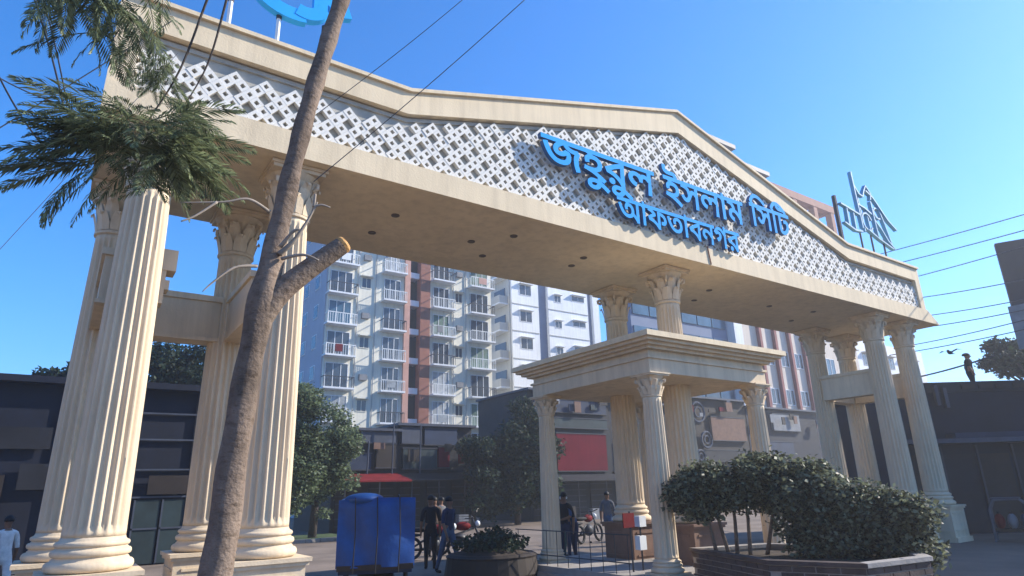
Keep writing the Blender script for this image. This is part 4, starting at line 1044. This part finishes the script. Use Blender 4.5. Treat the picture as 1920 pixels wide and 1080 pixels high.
cb(MB().box(-.30, .30, -.5, 2.2, .46, .52), 'chassis', 'dark_metal')
def wheel(x, y):
    w = MB(); n_ = 24; w.tube([(x, y+.30*math.cos(2*math.pi*i/n_), .32+.30*math.sin(2*math.pi*i/n_)) for i in range(n_+1)], .035, 7); o = cb(w, 'wheel', 'rubber', smooth=True)
    r2 = MB()
    for i in range(8): r2.tube([(x, y, .32), (x, y+.29*math.cos(math.pi*i/4), .32+.29*math.sin(math.pi*i/4))], .008, 4)
    cb(r2, 'spokes', 'white_metal', o)
wheel(-.50, .1); wheel(.50, .1); wheel(0, 2.1)
cb(MB().tube([(-.5, .1, .32), (.5, .1, .32)], .025, 8), 'axle', 'dark_metal')
cb(MB().tube([(0, 2.1, .32), (0, 1.95, .9), (0, 1.9, 1.05)], .025, 8).tube([(-.3, 1.8, 1.08), (0, 1.9, 1.05), (.3, 1.8, 1.08)], .018, 8), 'handlebar', 'dark_metal')
cb(MB().ellipsoid((0, 1.35, .95), (.12, .16, .05)), 'saddle', 'rubber', smooth=True)

# street stall at the market building
st0 = Vector((22.9, -.55, 0)); st1 = Vector((.28, -.96, 0))
stl = empty('street_stall', (23.1, -.7, 0), 'street stall with pale arched frame and red and white goods before market building', 'stall')
def sp(s, d, z): p = st0 + st1*s + Vector((.96, .28, 0))*d; return (p.x, p.y, z)
b = MB(); b.tube([sp(0,0,0), sp(.02,0,.9), sp(.15,0,1.15), sp(.75,0,1.18), sp(.95,0,1.0), sp(1.1,0,0)], .035, 8); b.build('frame', 'stall_grey', stl)
b = MB(); b.tube([sp(0,.7,0), sp(.02,.7,.9), sp(.15,.7,1.15), sp(.75,.7,1.18), sp(.95,.7,1.0), sp(1.1,.7,0)], .035, 8); b.build('frame', 'stall_grey', stl)
b = MB(); P4 = [sp(.1,-.05,1.19), sp(.8,-.05,1.21), sp(.8,.75,1.21), sp(.1,.75,1.19)]; b.zprism([(p[0], p[1]) for p in P4], 1.19, 1.22); b.build('canopy', 'tin', stl)
b = MB(); P4 = [sp(.05,0,0), sp(1.0,0,0), sp(1.0,.6,0), sp(.05,.6,0)]; b.zprism([(p[0], p[1]) for p in P4], .28, .36); b.build('counter', 'shop_brown', stl)
for i in range(3):
    gq = empty('goods_sack', sp(.2+i*.3, .2, .36), ['red sack on the street stall counter, leftmost', 'white sack in the middle of the stall counter', 'blue sack on the street stall counter, rightmost'][i], 'sack', 'sacks on the street stall')
    b = MB(); p = sp(.2+i*.3, .2, .36); b.ellipsoid((p[0], p[1], p[2]+.2), (.13, .13, .22), 10, 8); b.build('sack_body', ['red_bright', 'signboard_pale', 'shop_blue'][i], gq, True)
    b = MB(); b.ellipsoid((p[0], p[1], p[2]+.44), (.05, .05, .05), 8, 5); b.build('tied_neck', 'shop_brown', gq, True)

# ------------------------------------------------------------------ parked motorcycles and stacked crates
def moto_parts():
    P = {}
    for nm, y in (('front_wheel', -.68), ('rear_wheel', .62)):
        w = MB(); n_ = 20; w.tube([(0, y+.27*math.cos(2*math.pi*i/n_), .31+.27*math.sin(2*math.pi*i/n_)) for i in range(n_+1)], .045, 7); w.lathe([(.03, -.05), (.05, 0), (.03, .05)], 0, 0, 8)
        P[nm] = (w.mesh(nm, 'rubber', True))
    b = MB(); b.ellipsoid((0, -.1, .80), (.13, .26, .13), 12, 8); P['tank'] = b.mesh('tank', 'red_bright', True)
    b = MB(); b.ellipsoid((0, .38, .80), (.12, .38, .07), 12, 8); P['seat'] = b.mesh('seat', 'rubber', True)
    b = MB(); b.ellipsoid((0, .0, .42), (.16, .22, .2), 10, 8); b.tube([(.14, .05, .3), (.16, .5, .28), (.16, .8, .34)], .04, 8); P['engine'] = b.mesh('engine', 'dark_metal', True)
    b = MB(); b.tube([(.0, -.68, .31), (0, -.5, .75), (0, -.42, 1.0)], .035, 8); b.tube([(-.34, -.28, 1.05), (-.1, -.42, 1.02), (.1, -.42, 1.02), (.34, -.28, 1.05)], .018, 8); b.tube([(0, -.45, .72), (0, .2, .55), (0, .62, .31)], .03, 8); P['frame'] = b.mesh('frame', 'dark_metal', True)
    b = MB(); b.ellipsoid((0, -.58, .86), (.09, .08, .09), 10, 8); P['headlight'] = b.mesh('headlight', 'white_metal', True)
    b = MB(); b.ellipsoid((0, .62, .66), (.07, .3, .05), 10, 6); P['mudguard'] = b.mesh('mudguard', 'shop_dark', True)
    return P
MP = moto_parts()
for (x, y, rz, lab) in ((9.1, 8.3, 60, 'red tanked motorcycle parked beyond the dark planter'), (10.4, 9.0, 75, 'motorcycle parked between the dark planter and the pavilion'),
                        (15.6, 9.0, 110, 'motorcycle parked behind the pavilion under the broad shrub'), (17.6, 8.4, 95, 'motorcycle parked furthest towards the far columns')):
    mt = empty('motorcycle', (x, y, .02), lab, 'motorcycle', 'parked motorcycles'); mt.rotation_euler = (0, R(8), R(rz))
    for nm, me in MP.items(): link(nm, me, mt)
def crate(x, y, z, rz, m_, lab):
    c = empty('crate', (x, y, z), lab, 'crate', 'crates stacked before the shops'); c.rotation_euler = (0, 0, R(rz))
    for zz in (.02, .14, .26):
        for sx, sy, lx, ly in ((0, -.19, .28, .012), (0, .19, .28, .012), (-.27, 0, .012, .178), (.27, 0, .012, .178)):
            b = MB(); b.box(sx-lx, sx+lx, sy-ly, sy+ly, zz, zz+.09); link('slat', b.mesh('slat', m_), c)
    b = MB(); b.box(-.26, .26, -.178, .178, 0, .02); link('bottom', b.mesh('bottom', m_), c)
crate(16.2, 21.4, 0, 10, 'shop_teal', 'teal crate on the ground before the teal signboard shop')
crate(16.22, 21.42, .36, 4, 'red_bright', 'red crate on top of the teal crate')
crate(16.95, 21.3, 0, -8, 'shop_blue', 'blue crate beside the stacked crates')
crate(17.7, 21.5, 0, 14, 'brick_brown', 'brown crate nearest the dark tree')
crate(17.72, 21.5, .36, -5, 'signboard_pale', 'pale crate on top of the brown crate')

# ------------------------------------------------------------------ city haze
hz = MB(); hz.box(-265, 265, -265, 305, -1.2, 38.5)
hm = bpy.data.materials.new('haze'); hm.use_nodes = True; hn = hm.node_tree
for n_ in list(hn.nodes):
    if n_.type == 'BSDF_PRINCIPLED': hn.nodes.remove(n_)
pv = hn.nodes.new('ShaderNodeVolumePrincipled'); pv.inputs['Color'].default_value = (0.93, 0.95, 1.0, 1); pv.inputs['Density'].default_value = 0.0018; pv.inputs['Anisotropy'].default_value = 0.35
hn.links.new(pv.outputs[0], hn.nodes['Material Output'].inputs['Volume']); M['haze'] = hm
ho_ = hz.build('haze', 'haze'); tag(ho_, 'thin pale city haze over the whole street', 'haze', kind='stuff')
scene.cycles.volume_bounces = 0
